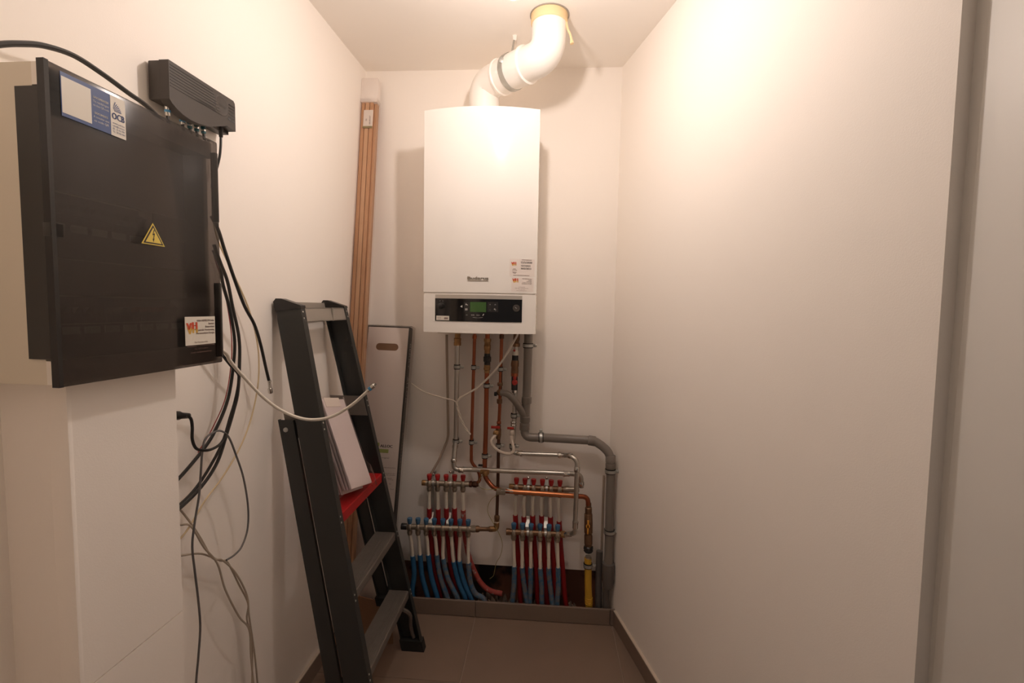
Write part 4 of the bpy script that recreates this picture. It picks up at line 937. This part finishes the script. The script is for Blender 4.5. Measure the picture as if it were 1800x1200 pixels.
part('clamp_screw', MB().tube([B(891, 858.5, .125), B(901, 861, .13)], 0.0028, 8).tube([B(888, 862.5, .13), B(902, 864, .13)], 0.0028, 8), 'chrome', ec)
part('clamp_screw', MB().sphere(B(882, 862, .132), .003), 'chrome', ec)
# gas valve and yellow pipe
g0, g1 = B(1034.5, 884, .095), B(1034, 995, .085)
gv = thing('gas_valve', 'brass gas stopcock with orange lever above the yellow pipe', 'valve', g1)
def al(t): return lerp(g0, g1, t)
part('valve_body', MB().lathe(g0, g1-g0, [(a*(g1-g0).length, r) for a, r in ((0, .0125), (.06, .0125), (.07, .0155), (.16, .0155), (.17, .018), (.30, .019), (.46, .019), (.47, .0165), (.50, .0165), (.51, .0185), (.64, .0185), (.65, .016), (.69, .016))], 10), 'bronze', gv)
part('black_nut', MB().lathe(al(.67), g1-g0, [(0, .016), (.004, .021), (.016, .0215), (.018, .019), (.024, .0215), (.03, .0165)], 8), 'black', gv)
part('threaded_stub', MB().lathe(al(.84), g1-g0, [(0, .0145), (.004, .0135), (.008, .0145), (.012, .0135), (.018, .0145), (.028, .0135)], 12), 'steel', gv)
hp = lerp(g0, g1, .33) + Vector((-0.004, -0.020, 0))
hl = part('lever', MB().lathe(hp+Vector((0, .006, 0)), (0, -1, 0), [(0, .007), (.004, .009), (.010, .009), (.012, .006)], 12), 'orange', gv, 'orange lever')
part('grip', MB().hexa([hp+Vector((x*w, y, z)) for z, w in ((-0.034, .7), (0.028, 1)) for x, y in ((-.004, -.006), (.004, -.006), (.004, -.002), (-.004, -.002))]), 'orange', hl, smooth=False)
yp = thing('yellow_gas_pipe', 'yellow corrugated gas pipe rising out of the pit', 'pipe', B(1035, 1068, .085))
part('pipe', MB().tube([B(1033.5, 980, .085), B(1034, 1030, .085), B(1035.5, 1075, .085)], 0.0160, 16), 'yellow', yp)
cr = MB()
for i in range(4): cr.torus(B(1035, 1050+i*3.2, .085), (0, 0, 1), 0.0162, 0.0022, 18, 6)
part('corrugation', cr, 'yellow', yp, kind='stuff')
clampset(B(1033.5, 993, .085), (0, 0, 1), 0.0163, 'dark clamp around the top of the yellow gas pipe', wall_dist=0.085)
# -- 5: thin copper / dark return to the left blue manifold
P5 = [B(882, 586, .055), B(879.5, 690, .055), B(877, 745, .055), B(875, 860, .06), B(873, 918, .09)]
t5 = pipe('copper_pipe', 'thin dark copper pipe fourth from left running down to the blue-capped manifold', 'pipe', P5, 0.0074, 'copperdark', .0)
part('upper_pipe', MB().tube([B(882, 587, .055), B(878.5, 715, .055), B(877, 745, .055)], 0.0077, 14), 'copper', t5)
fitting(t5, 'nut', B(882, 588, .055), B(881.8, 595, .055), [(0, .0115), (1, .0115)], 'copperdark', 6)
fitting(t5, 'coupling', B(879, 672, .055), B(879, 678, .055), [(0, .0115), (.2, .0125), (.8, .0125), (1, .011)], 'bronze', 8)
fitting(t5, 'coupling', B(878, 701, .055), B(878, 709, .055), [(0, .0115), (.2, .0125), (.8, .0125), (1, .011)], 'bronze', 8)
fitting(t5, 'coupling', B(877, 740, .055), B(877, 745, .055), [(0, .009), (.2, .0105), (.8, .0105), (1, .009)], 'copper', 10)
fitting(t5, 'coupling', B(873.6, 905, .085), B(873.3, 914, .088), [(0, .0095), (.2, .0125), (.8, .0125), (1, .0105)], 'bronze', 8)
part('brass_elbow', MB().tube(fillet([B(873.2, 915, .089), B(872.5, 929, .092), B(862, 929.5, .093)], .012), 0.0125, 12), 'brass', t5)
part('white_band', MB().lathe(B(873.2, 915.5, .089), -Z3, [(0, .0132), (.004, .0132)], 14), 'pex', t5)
clampset(B(880, 648.5, .055), (0, 0, 1), 0.0077, 'zinc clamp on the thin copper pipe right of the gas pipe'); clampset(B(876, 783, .055), (0, 0, 1), 0.0074, 'zinc clamp behind the loop of white hose, left one')
# safety outlet with black lever and grey trap
sv_ = thing('safety_valve', 'round brass safety outlet on the fourth pipe beside the grey branch', 'valve', B(878, 690, .075))
part('valve_body', MB().lathe(B(878.5, 688, .045), (0, -1, 0), [(0, .012), (.010, .013), (.026, .0135), (.030, .010), (.034, .006)], 16), 'bronze', sv_)
part('knob', MB().rbox(tuple(B(871, 692, .075)-Vector((.006, .006, .009))), tuple(B(871, 692, .075)+Vector((.006, .006, .009))), .002), 'black', sv_)
# filling valve left with red lever
fv = thing('filling_valve', 'brass filling tap with red lever, left end of the hose loop', 'valve', B(875, 770, .065))
part('valve_body', MB().tube(fillet([B(876.5, 747, .055), B(876.5, 760, .058), B(871, 764, .07)], .012), 0.0105, 12).lathe(B(876.3, 752, .056), (0, 0, -1), [(0, .010), (.004, .0125), (.03, .0125), (.05, .010)], 12), 'bronze', fv)
part('hose_nut', MB().lathe(B(873, 757, .07), B(870.5, 767, .085)-B(873, 757, .07), [(0, .010), (.004, .0135), (.016, .0135), (.02, .011)], 8), 'brass', fv)
part('lever', MB().rbox(tuple(B(864, 750.3, .082)-Vector((.002, .003, .006))), tuple(B(879, 750.3, .082)+Vector((.0, .003, .004))), .0015), 'redhandle', fv, 'red lever')
fv2 = thing('filling_valve', 'filling tap with red lever, right end of the hose loop', 'valve', B(899.5, 762, .075))
part('valve_body', MB().lathe(B(901, 751, .062), (0, 0, -1), [(0, .009), (.004, .0125), (.016, .0125), (.02, .010)], 12), 'bronze', fv2)
part('hose_nut', MB().lathe(B(900, 755, .08), (0, 0, -1), [(0, .009), (.004, .0115), (.022, .0115), (.026, .009)], 10), 'hose', fv2)
part('lever', MB().rbox(tuple(B(892, 752, .088)-Vector((.001, .003, .005))), tuple(B(903, 752.5, .088)+Vector((.0, .003, .005))), .0015), 'redhandle', fv2, 'red lever')
hs = [B(871, 764, .08), B(866, 770, .09), B(863.5, 776, .098), B(867, 784, .10), (B(875, 791, .105)), B(886, 796, .11), B(896, 797, .11), B(902, 793, .105), B(902.5, 786, .10), B(900, 775, .09), B(899.5, 763, .082)]
cable('braided_hose', hs, 0.0068, 'hose', 'short braided filling hose looping between two red-levered taps', 'hose')
# -- 6: steel with brass fittings, to the right blue manifold
P6 = [B(908, 588, .06), B(905.5, 690, .06), B(903, 760, .06), B(901, 780, .06), B(900.5, 794, .065), B(912, 797, .075), B(986, 799.5, .085), B(1003, 800.5, .125), B(1014.5, 809, .140), B(1014, 830, .142), B(1011, 925, .135), B(1010.5, 937, .13), B(992, 939, .10)]
t6 = pipe('steel_pipe', 'steel pipe from the boiler right side going across and down to the right manifold', 'pipe', P6, 0.0100, 'steel', [0, 0, .02, .015, .018, .02, .02, .025, .025, 0, .02, .022, 0])
fitting(t6, 'brass_union', B(908.3, 586, .06), B(907.3, 609, .06), [(0, .0145), (.5, .0145), (.55, .0125), (.7, .0125), (.75, .017), (1, .016)], 'bronze', 8)
fitting(t6, 'label_band', B(906, 615, .06), B(905.7, 624, .06), [(0, .0155), (1, .0155)], 'stkwhite', 14)
lb = MB().lathe(B(904, 616, .078), (0, -1, 0), [(0, .005), (.001, .005)], 12); part('red_mark', lb, 'redhandle', t6)
fitting(t6, 'black_collar', B(905.6, 624, .06), B(905.4, 633, .06), [(0, .0145), (1, .0150)], 'black', 10)
fitting(t6, 'check_valve', B(905.4, 633, .06), B(904.6, 662, .06), [(0, .0165), (.2, .0185), (.35, .0185), (.4, .0165), (.75, .0175), (.8, .0145), (1, .0140)], 'bronze', 10)
fitting(t6, 'brass_ring', B(904.7, 654, .06), B(904.5, 661, .06), [(0, .0165), (1, .0165)], 'copper', 8)
fitting(t6, 'black_collar', B(904.6, 661, .06), B(904.2, 685, .06), [(0, .0145), (.3, .0145), (.35, .015), (1, .0145)], 'black', 10)
part('red_dial', MB().lathe(B(905, 671.5, .072), (0, -1, 0), [(0, .0125), (.008, .0125), (.010, .010), (.010, .0075), (.007, .0072)], 18), 'redhandle', t6, 'red dial')
part('red_dial', MB().lathe(B(905, 664, .070), (0, -1, 0), [(0, .008), (.006, .008), (.008, .006)], 14), 'redhandle', t6, 'small red cap')
fitting(t6, 'chrome_nut', B(904.3, 685, .06), B(904.2, 693, .06), [(0, .0125), (.6, .0125), (.7, .008), (1, .006)], 'chrome', 8)
for ya in (741, 746): fitting(t6, 'press_collar', B(902.8, ya-1, .06), B(902.6, ya+3, .06), [(0, .012), (.3, .0135), (.7, .0135), (1, .012)], 'chrome')
fitting(t6, 'press_collar', B(907, 796, .071), B(918, 797.2, .077), [(0, .0115), (.2, .0125), (.7, .0125), (.75, .0145), (1, .0145)], 'chrome')
fitting(t6, 'press_collar', B(983, 799.4, .085), B(993, 799.9, .100), [(0, .0145), (.2, .0145), (.3, .0125), (1, .0115)], 'chrome')
fitting(t6, 'press_collar', B(999, 800.3, .117), B(1005, 801.5, .13), [(0, .0115), (.3, .013), (.7, .013), (1, .0115)], 'chrome')
fitting(t6, 'press_collar', B(1014.2, 820, .142), B(1014, 829, .142), [(0, .0115), (.2, .0135), (.8, .0135), (1, .0115)], 'chrome')
fitting(t6, 'press_collar', B(1011.6, 916, .137), B(1011.1, 928, .134), [(0, .0135), (.15, .0135), (.2, .0125), (1, .0120)], 'chrome')
fitting(t6, 'press_collar', B(1003, 938.3, .117), B(994, 939, .103), [(0, .0115), (.3, .0125), (.9, .0125), (1, .011)], 'chrome')
clampset(B(903.3, 730, .06), (0, 0, 1), 0.0100, 'zinc clamp on the steel pipe just under the grey branch'); clampset(B(901, 784, .06), (0, 0, 1), 0.0100, 'zinc clamp behind the loop of white hose, right one')
# -- 7: grey drain pipe
P7 = [B(929, 587, .055), B(926, 690, .055), B(921.5, 768.5, .055), B(950, 768.5, .058), B(1044, 774, .075), B(1062, 786, .088), B(1072, 798, .098), B(1073.5, 830, .1), B(1069, 1005, .1)]
t7 = pipe('grey_drain_pipe', 'grey plastic drain pipe from the boiler right side down to the right corner', 'pipe', P7, 0.0192, 'pvcgrey', [0, 0, .042, 0, .02, .018, .025, .03, 0], seg=20)
fitting(t7, 'socket', B(926, 697, .055), B(925.5, 709, .055), [(0, .0195), (.08, .0225), (.9, .0225), (1, .0205)], 'pvcgrey', 20)
fitting(t7, 'socket', B(923.4, 731, .055), B(922.7, 742, .055), [(0, .0195), (.08, .0225), (.9, .0225), (1, .0205)], 'pvcgrey', 20)
fitting(t7, 'socket', B(922.4, 743.5, .055), B(921.8, 756, .055), [(0, .0195), (.08, .0225), (.9, .0225), (1, .0205)], 'pvcgrey', 20)
part('branch', MB().tube(fillet([B(880, 689.5, .088), B(892, 691.5, .092), B(905, 703.5, .09), B(923, 732, .058)], .022), [0.0145]*8+[.0155]*8, 16), 'pvcgrey', t7, 'grey side branch')
fitting(t7, 'socket', B(1034, 773.4, .073), B(1047, 775.5, .078), [(0, .0195), (.06, .0222), (.9, .0222), (1, .0205)], 'pvcgrey', 20)
fitting(t7, 'socket', B(1073.2, 800, .099), B(1073.3, 823, .1), [(0, .0205), (.05, .0222), (.5, .0222), (.52, .0205), (.6, .0205), (.62, .0222), (.95, .0222), (1, .0200)], 'pvcgrey', 20)
fitting(t7, 'lower_socket', B(1069.5, 988, .1), B(1068.5, 1032, .1), [(0, .0195), (.03, .0275), (.7, .0275), (.85, .0225), (1, .0205)], 'pvcgreydk', 20)
part('tail_pipe', MB().tube([B(1066, 1030, .09), B(1063.5, 1078, .085)], 0.0130, 14), 'pvcgreydk', t7)
clampset(B(928.3, 607, .055), (0, 0, 1), 0.0192, 'zinc clamp at the top of the grey drain pipe'); clampset(B(951, 768.6, .058), (1, 0, 0.03), 0.0192, 'upright zinc clamp on the level grey drain pipe', ear=Vector((0, 0, 1)))
clampset(B(1073, 827.5, .1), (0, 0, 1), 0.0192, 'upper zinc clamp on the grey pipe in the right corner', wall_dir=-nR, wall_dist=0.05)
clampset(B(1071, 934, .1), (0, 0, 1), 0.0192, 'lower zinc clamp on the grey pipe in the right corner', wall_dir=-nR, wall_dist=0.055)
pipe('grey_conduit', 'dark grey conduit beside the foot of the grey drain pipe', 'conduit', [B(1054, 968, .05), B(1052, 1020, .055), B(1052, 1078, .06)], 0.0150, 'pvcgreydk', seg=14)
pipe('corner_conduit', 'thin cream conduit running up behind the grey corner pipe', 'conduit', [B(1061.5, 836, .008), B(1056.5, 990, .008)], 0.005, 'duct')
# thin wires
twist = MB()
base = [B(803, 706, .085), B(806, 722, .085), B(812, 740, .085), B(820, 755, .085), B(827, 763.5, .085)]
bp_ = smoothpath(base, 8)
ww = thing('white_control_wire', 'white twisted wire pair hanging in front of the pipes below the boiler', 'wire', base[-1])
for k in range(2):
    q = [p+Vector((math.cos(i*0.55+k*math.pi), math.sin(i*0.55+k*math.pi), 0))*0.0030 for i, p in enumerate(bp_)]
    part('strand', MB().tube(q, 0.0033, 6), 'cable_white', ww)
part('strand', MB().tube(smoothpath([B(910, 587, .14), B(905, 597, .135), B(880, 638, .115), B(850, 672, .10), B(825, 690, .092), B(808, 700, .087), B(803, 707, .085)], 5), 0.0044, 8), 'cable_white', ww)
part('strand', MB().tube(smoothpath([B(700, 655, .03), B(724, 674, .05), B(745, 688, .065), B(775, 698, .08), B(795, 703, .085), B(803, 707, .085)], 5), 0.0030, 8), 'cable_white', ww)
cable('earth_wire', [B(857, 831, .105), B(849, 834, .11), B(843, 842, .11), B(841, 850, .105), B(845, 857, .10), B(855, 860, .10), B(870, 859.5, .11), B(881, 858.5, .125)], 0.0013, 'earth', 'green yellow earth wire curling under the steel pipe')
cable('earth_wire', [B(882, 866, .12), B(875, 869, .11), B(864, 877, .09), B(857.5, 890, .09), B(858, 902, .10), B(866, 917, .113), B(876, 935, .11), B(883, 955, .09), B(880, 975, .08), B(872, 990, .07), B(868, 1010, .06), B(861, 1017, .055)], 0.0013, 'earth', 'thin brown earth wire hanging down into the pit')
ev = thing('isolating_valve', 'brass valve with black handle under the crossing steel pipe', 'valve', B(852, 830, .11))
part('valve_body', MB().rbox(tuple(B(852, 829, .105)-Vector((.020, .010, .009))), tuple(B(852, 829, .105)+Vector((.020, .008, .009))), .003), 'brass', ev)
part('nut', MB().lathe(B(853, 827, .112), (0, 0, -1), [(0, .012), (.006, .014), (.018, .0135), (.022, .011)], 8), 'brass', ev)
part('handle', MB().rbox(tuple(B(845, 817.5, .085)-Vector((.011, .004, .005))), tuple(B(845, 817.5, .085)+Vector((.010, .004, .005))), .002), 'black', ev)

# =================================================================== MANIFOLDS
cap_prof = [(0, .0075), (.003, .0082), (.006, .0096), (.013, .0104), (.0145, .0112), (.026, .0118), (.0285, .0108)]
cap_me = {c: to_mesh('valve_cap', MB().lathe((0, 0, 0), Z3, cap_prof, 14), m, Vector()) for c, m in (('red', 'red'), ('blue', 'bluecap'))}
nut_me = to_mesh('outlet_nut', MB().lathe((0, 0, 0), -Z3, [(0, .0085), (.006, .0085), (.008, .0120), (.020, .0124), (.022, .0108), (.027, .0100)], 8), 'nickel', Vector())
neck_me = to_mesh('outlet_neck', MB().lathe((0, 0, 0), Z3, [(-.016, .012), (-.008, .0155), (.004, .0150), (.010, .0105), (.014, .0085)], 10), 'nickel', Vector())
def manifold(label, x0, y0, x1, y1, off, caps, color, ends, barm='nickel'):
    a, b = B(x0, y0, off), B(x1, y1, off); t = thing('heating_manifold', label, 'manifold', lerp(a, b, .5), 'heating manifolds')
    part('bar', MB().tube([a, b], 0.0128, 14), barm, t)
    tops = []
    for x in caps:
        # point on bar at image x
        f_ = (x-x0)/(x1-x0); p = lerp(a, b, f_); tops.append(p)
        part_shared('outlet_neck', neck_me, p, t); part_shared('valve_cap', cap_me[color], p+Z3*0.0125, t); part_shared('outlet_nut', nut_me, p-Z3*0.010, t)
    for nm, p0, p1, prof, m, sg in ends(a, b): fitting(t, nm, p0, p1, prof, m, sg)
    return t, tops
def off_end(p, dx, dz=0.0): return Vector(p)+Vector((dx, 0, dz))
redL_x = [754.8, 769.3, 784.3, 799.3, 814]
mRL, topsRL = manifold('left manifold with five red caps', 748, 848.3, 826, 850.5, .055, redL_x, 'red', lambda a, b: [
    ('end_plug', off_end(a, -.016), off_end(a, .004), [(0, .0135), (.9, .0135), (1, .012)], 'brass', 8),
    ('coupling', off_end(b, -.004), off_end(b, .040), [(0, .0125), (.1, .015), (.3, .015), (.35, .0115), (.5, .0150), (.8, .0150), (.85, .011), (1, .011)], 'copperdark', 8)])
blueL_x = [720.3, 735, 749.3, 763.6, 778.7, 792.8, 808.4, 823]
mBL, topsBL = manifold('left manifold with eight blue caps', 714, 925.0, 828, 929.0, .095, blueL_x, 'blue', lambda a, b: [
    ('end_plug', off_end(a, -.022), off_end(a, .004), [(0, .0145), (.9, .0145), (1, .0125)], 'black', 10),
    ('union_nut', off_end(b, .000), off_end(b, .022), [(0, .0155), (.35, .0165), (.8, .0165), (1, .0145)], 'nickel', 8),
    ('coupling', off_end(b, .022), B(866, 929.6, .093), [(0, .0145), (.15, .0150), (.25, .0095), (.75, .0095), (.8, .0125), (1, .0125)], 'bronze', 10)])
redR_x = [907.8, 922.8, 938, 953.5, 968.8, 984]
mRR, topsRR = manifold('right manifold with six red caps', 901, 855.0, 991, 860.0, .055, redR_x, 'red', lambda a, b: [
    ('end_plug', off_end(a, -.016), off_end(a, .004), [(0, .0135), (.9, .0135), (1, .012)], 'brass', 8),
    ('coupling', off_end(b, -.002), B(1018, 860, .066), [(0, .0125), (.1, .0150), (.3, .0150), (.4, .0125), (.6, .0130), (.7, .0105), (1, .0105)], 'nickel', 10)], 'bronze')
blueR_x = [903, 918.5, 933.5, 949.3, 965, 980]
mBR, topsBR = manifold('right manifold with six blue caps', 896, 934.3, 986, 938.5, .095, blueR_x, 'blue', lambda a, b: [
    ('end_plug', off_end(a, -.016), off_end(a, .004), [(0, .0150), (.9, .0150), (1, .012)], 'bronze', 10),
    ('coupling', off_end(b, -.002), off_end(b, .020), [(0, .0125), (.2, .0150), (.8, .0150), (1, .0125)], 'brass', 8)], 'bronze')
ordn = ['first', 'second', 'third', 'fourth', 'fifth', 'sixth', 'seventh', 'eighth']
def floor_pipe(label, group, start, off, ysl, path, r1, r2, msl, tail=None):
    """white tube from the outlet then a coloured sleeve; path = image points"""
    pts = [start-Z3*0.034] + [B(x, y, off) for x, y in path]
    end = pts[-1]; pts.append(end + Vector((0.010, 0.0, -0.05))) if tail is None else None
    zsl = B(path[0][0], ysl, off).z
    sp = smoothpath(pts, 6)
    up = [p for p in sp if p.z >= zsl-0.01]; dn = [p for p in sp if p.z <= zsl]
    # exact start of the sleeve
    for i in range(len(sp)-1):
        if sp[i].z > zsl >= sp[i+1].z:
            t = (sp[i].z-zsl)/(sp[i].z-sp[i+1].z); dn = [lerp(sp[i], sp[i+1], t)] + sp[i+1:]; up = sp[:i+1]+[lerp(sp[i], sp[i+1], min(1, t+0.1))]; break
    t_ = thing('floor_heating_pipe', label, 'pipe', Vector((dn[-1].x, dn[-1].y, dn[-1].z)), group)
    part('tube', MB().tube(up, r1, 10), 'pex', t_); part('sleeve', MB().tube(dn, r2, 12), msl, t_); return t_
# left blue
bl_paths = [(976.7, [(722.5, 950), (725.3, 976), (728, 1008), (724.5, 1040)]), (974.7, [(736.5, 950), (738.5, 976), (742, 1012), (751, 1046)]), (974.7, [(751, 950), (753, 976), (758, 1012), (768, 1047)]), (974.7, [(766, 950), (768, 976), (774, 1014), (786, 1049)]),
            (981.3, [(779, 950), (779, 980), (787, 1015), (804, 1050)]), (986.7, [(794, 950), (797, 985), (806, 1022), (817, 1047)]), (985.8, [(808.4, 950), (807.5, 985), (815, 1020), (829, 1053)]), (989, [(823.2, 950), (823.4, 988), (827, 1023), (836, 1043), (850, 1052)])]
for i, (ys_, pth) in enumerate(bl_paths):
    floor_pipe(f'white heating pipe in blue sleeve, {ordn[i]} from left under the left blue-capped manifold', 'left supply pipes in blue sleeves', topsBL[i], .090, ys_, pth, .0080, .0117, 'bluesleeve' if i < 3 else ('bluedusty' if i in (3, 4, 7) else 'bluesleeve'))
br_paths = [(995, [(903, 960), (904, 995), (903.5, 1025), (901, 1056)]), (997, [(918, 960), (918, 997), (921, 1025), (926, 1056)]), (997, [(933, 960), (932.8, 997), (932.5, 1030), (931, 1058)]), (998.5, [(949.5, 960), (949.7, 998), (952, 1030), (952.5, 1060)]), (998, [(964.5, 960), (964.5, 998), (966.5, 1025), (971, 1060)]), (997, [(980, 960), (981, 997), (981.3, 1030), (979.5, 1062)])]
for i, (ys_, pth) in enumerate(br_paths):
    floor_pipe(f'white heating pipe in dusty blue sleeve, {ordn[i]} from left under the right blue-capped manifold', 'right supply pipes in blue sleeves', topsBR[i], .090, ys_, pth, .0080, .0115, 'bluedusty')
rl_y = [893.5, 894.5, 893, 893, 896.5]
rl_x = [754.5, 770, 784.5, 799, 814.3]
for i in range(5):
    x = rl_x[i]
    if i < 4: pth = [(x, 885), (x+1, 920), (x+5, 965), (x+9, 1000), (x+17, 1035)]
    else: pth = [(x, 885), (x+1, 920), (x+7, 965), (x+16, 995), (x+31, 1024), (x+48, 1038), (x+68, 1043)]
    floor_pipe(f'white heating pipe in red sleeve, {ordn[i]} from left under the left red-capped manifold', 'left return pipes in red sleeves', topsRL[i], .052, rl_y[i], pth, .0080, .0117, 'redsleeve' if i < 4 else 'pinkdusty', None if i < 4 else 1)
rr_y = [905, 907.5, 906, 906, 908.5, 916]
rr_x = [905.5, 920.5, 936, 951.5, 967, 982]
for i in range(6):
    x = rr_x[i]; pth = [(x, 885), (x+1, 920), (x+4, 965), (x+7, 1000), (x+9+(i == 5)*2, 1050)]
    floor_pipe(f'white heating pipe in red sleeve, {ordn[i]} from left under the right red-capped manifold', 'right return pipes in red sleeves', topsRR[i], .052, rr_y[i], pth, .0080, .0117, 'redsleeve')
# brackets
for i, (x, ya, yb_, dx, lab) in enumerate([(762.5, 832, 915, 0, 'left bracket of the left manifold pair'), (792.5, 828, 917, 0, 'right bracket of the left manifold pair'), (929, 838, 922, -1, 'left bracket of the right manifold pair'), (961, 838, 924, -2, 'right bracket of the right manifold pair')]):
    t = thing('manifold_bracket', 'zinc strip ' + lab, 'bracket', B(x, yb_, .03), 'zinc manifold brackets')
    p0, p1 = B(x, ya, .004), B(x+dx, yb_, .004)
    mbx = MB(); n_ = Vector((0, -1, 0)); w_ = 0.0085
    pth = [(p0, .006), (lerp(p0, p1, .22), .034), (lerp(p0, p1, .75), .034), (lerp(p0, p1, .9), .070), (p1, .076)]
    for (q0, d0), (q1, d1) in zip(pth[:-1], pth[1:]):
        a_, b_ = q0+n_*d0, q1+n_*d1
        mbx.hexa([b_+Vector((-w_, 0, 0)), b_+Vector((w_, 0, 0)), b_+Vector((w_, .0025, 0)), b_+Vector((-w_, .0025, 0)), a_+Vector((-w_, 0, 0)), a_+Vector((w_, 0, 0)), a_+Vector((w_, .0025, 0)), a_+Vector((-w_, .0025, 0))])
    part('strip', mbx, 'zinc', t, smooth=False)
    part('screw', MB().lathe(p0+n_*0.010, n_, [(0, .0055), (.004, .0055), (.006, .003)], 8), 'chrome', t)
    top = {0: topsRL, 1: topsRL, 2: topsRR, 3: topsRR}[i]; bot = {0: topsBL, 1: topsBL, 2: topsBR, 3: topsBR}[i]
    zc = top[2].z; xc = B(x, 848, .055).x
    part('hook', MB().ring((xc, D-.055, zc), (1, 0, 0), 0.0132, 0.010, 0.0020, 16), 'zinc', t)
    zc = bot[3].z; xc = B(x+dx, 932, .095).x
    part('hook', MB().ring((xc, D-.095, zc-0.0), (1, 0, 0), 0.0132, 0.010, 0.0020, 16), 'zinc', t)
# small vent fittings above the left red manifold
for x, y, lab in ((764, 830, 'left'), (795.5, 830, 'right')):
    solo('bracket_anchor', MB().lathe(B(x, y, .012)+Vector((0, .012, 0)), (0, -1, 0), [(0, .006), (.008, .007), (.014, .005)], 8), 'zinc', f'small zinc wall anchor above the left red-capped manifold, {lab} one', 'anchor', 'zinc wall anchors')

# brown cardboard offcut on the floor behind the ladder
cb = MB()
cb.hexa([(-0.752, 1.822, 0.0), (-0.600, 1.836, 0.0), (-0.600, 1.841, 0.0), (-0.752, 1.827, 0.0), (-0.752, 1.834, 0.20), (-0.612, 1.842, 0.165), (-0.612, 1.846, 0.165), (-0.752, 1.839, 0.20)])
solo('cardboard_offcut', cb, 'cardbrown', 'brown cardboard offcut standing on the floor behind the stepladder', 'cardboard', smooth=False)
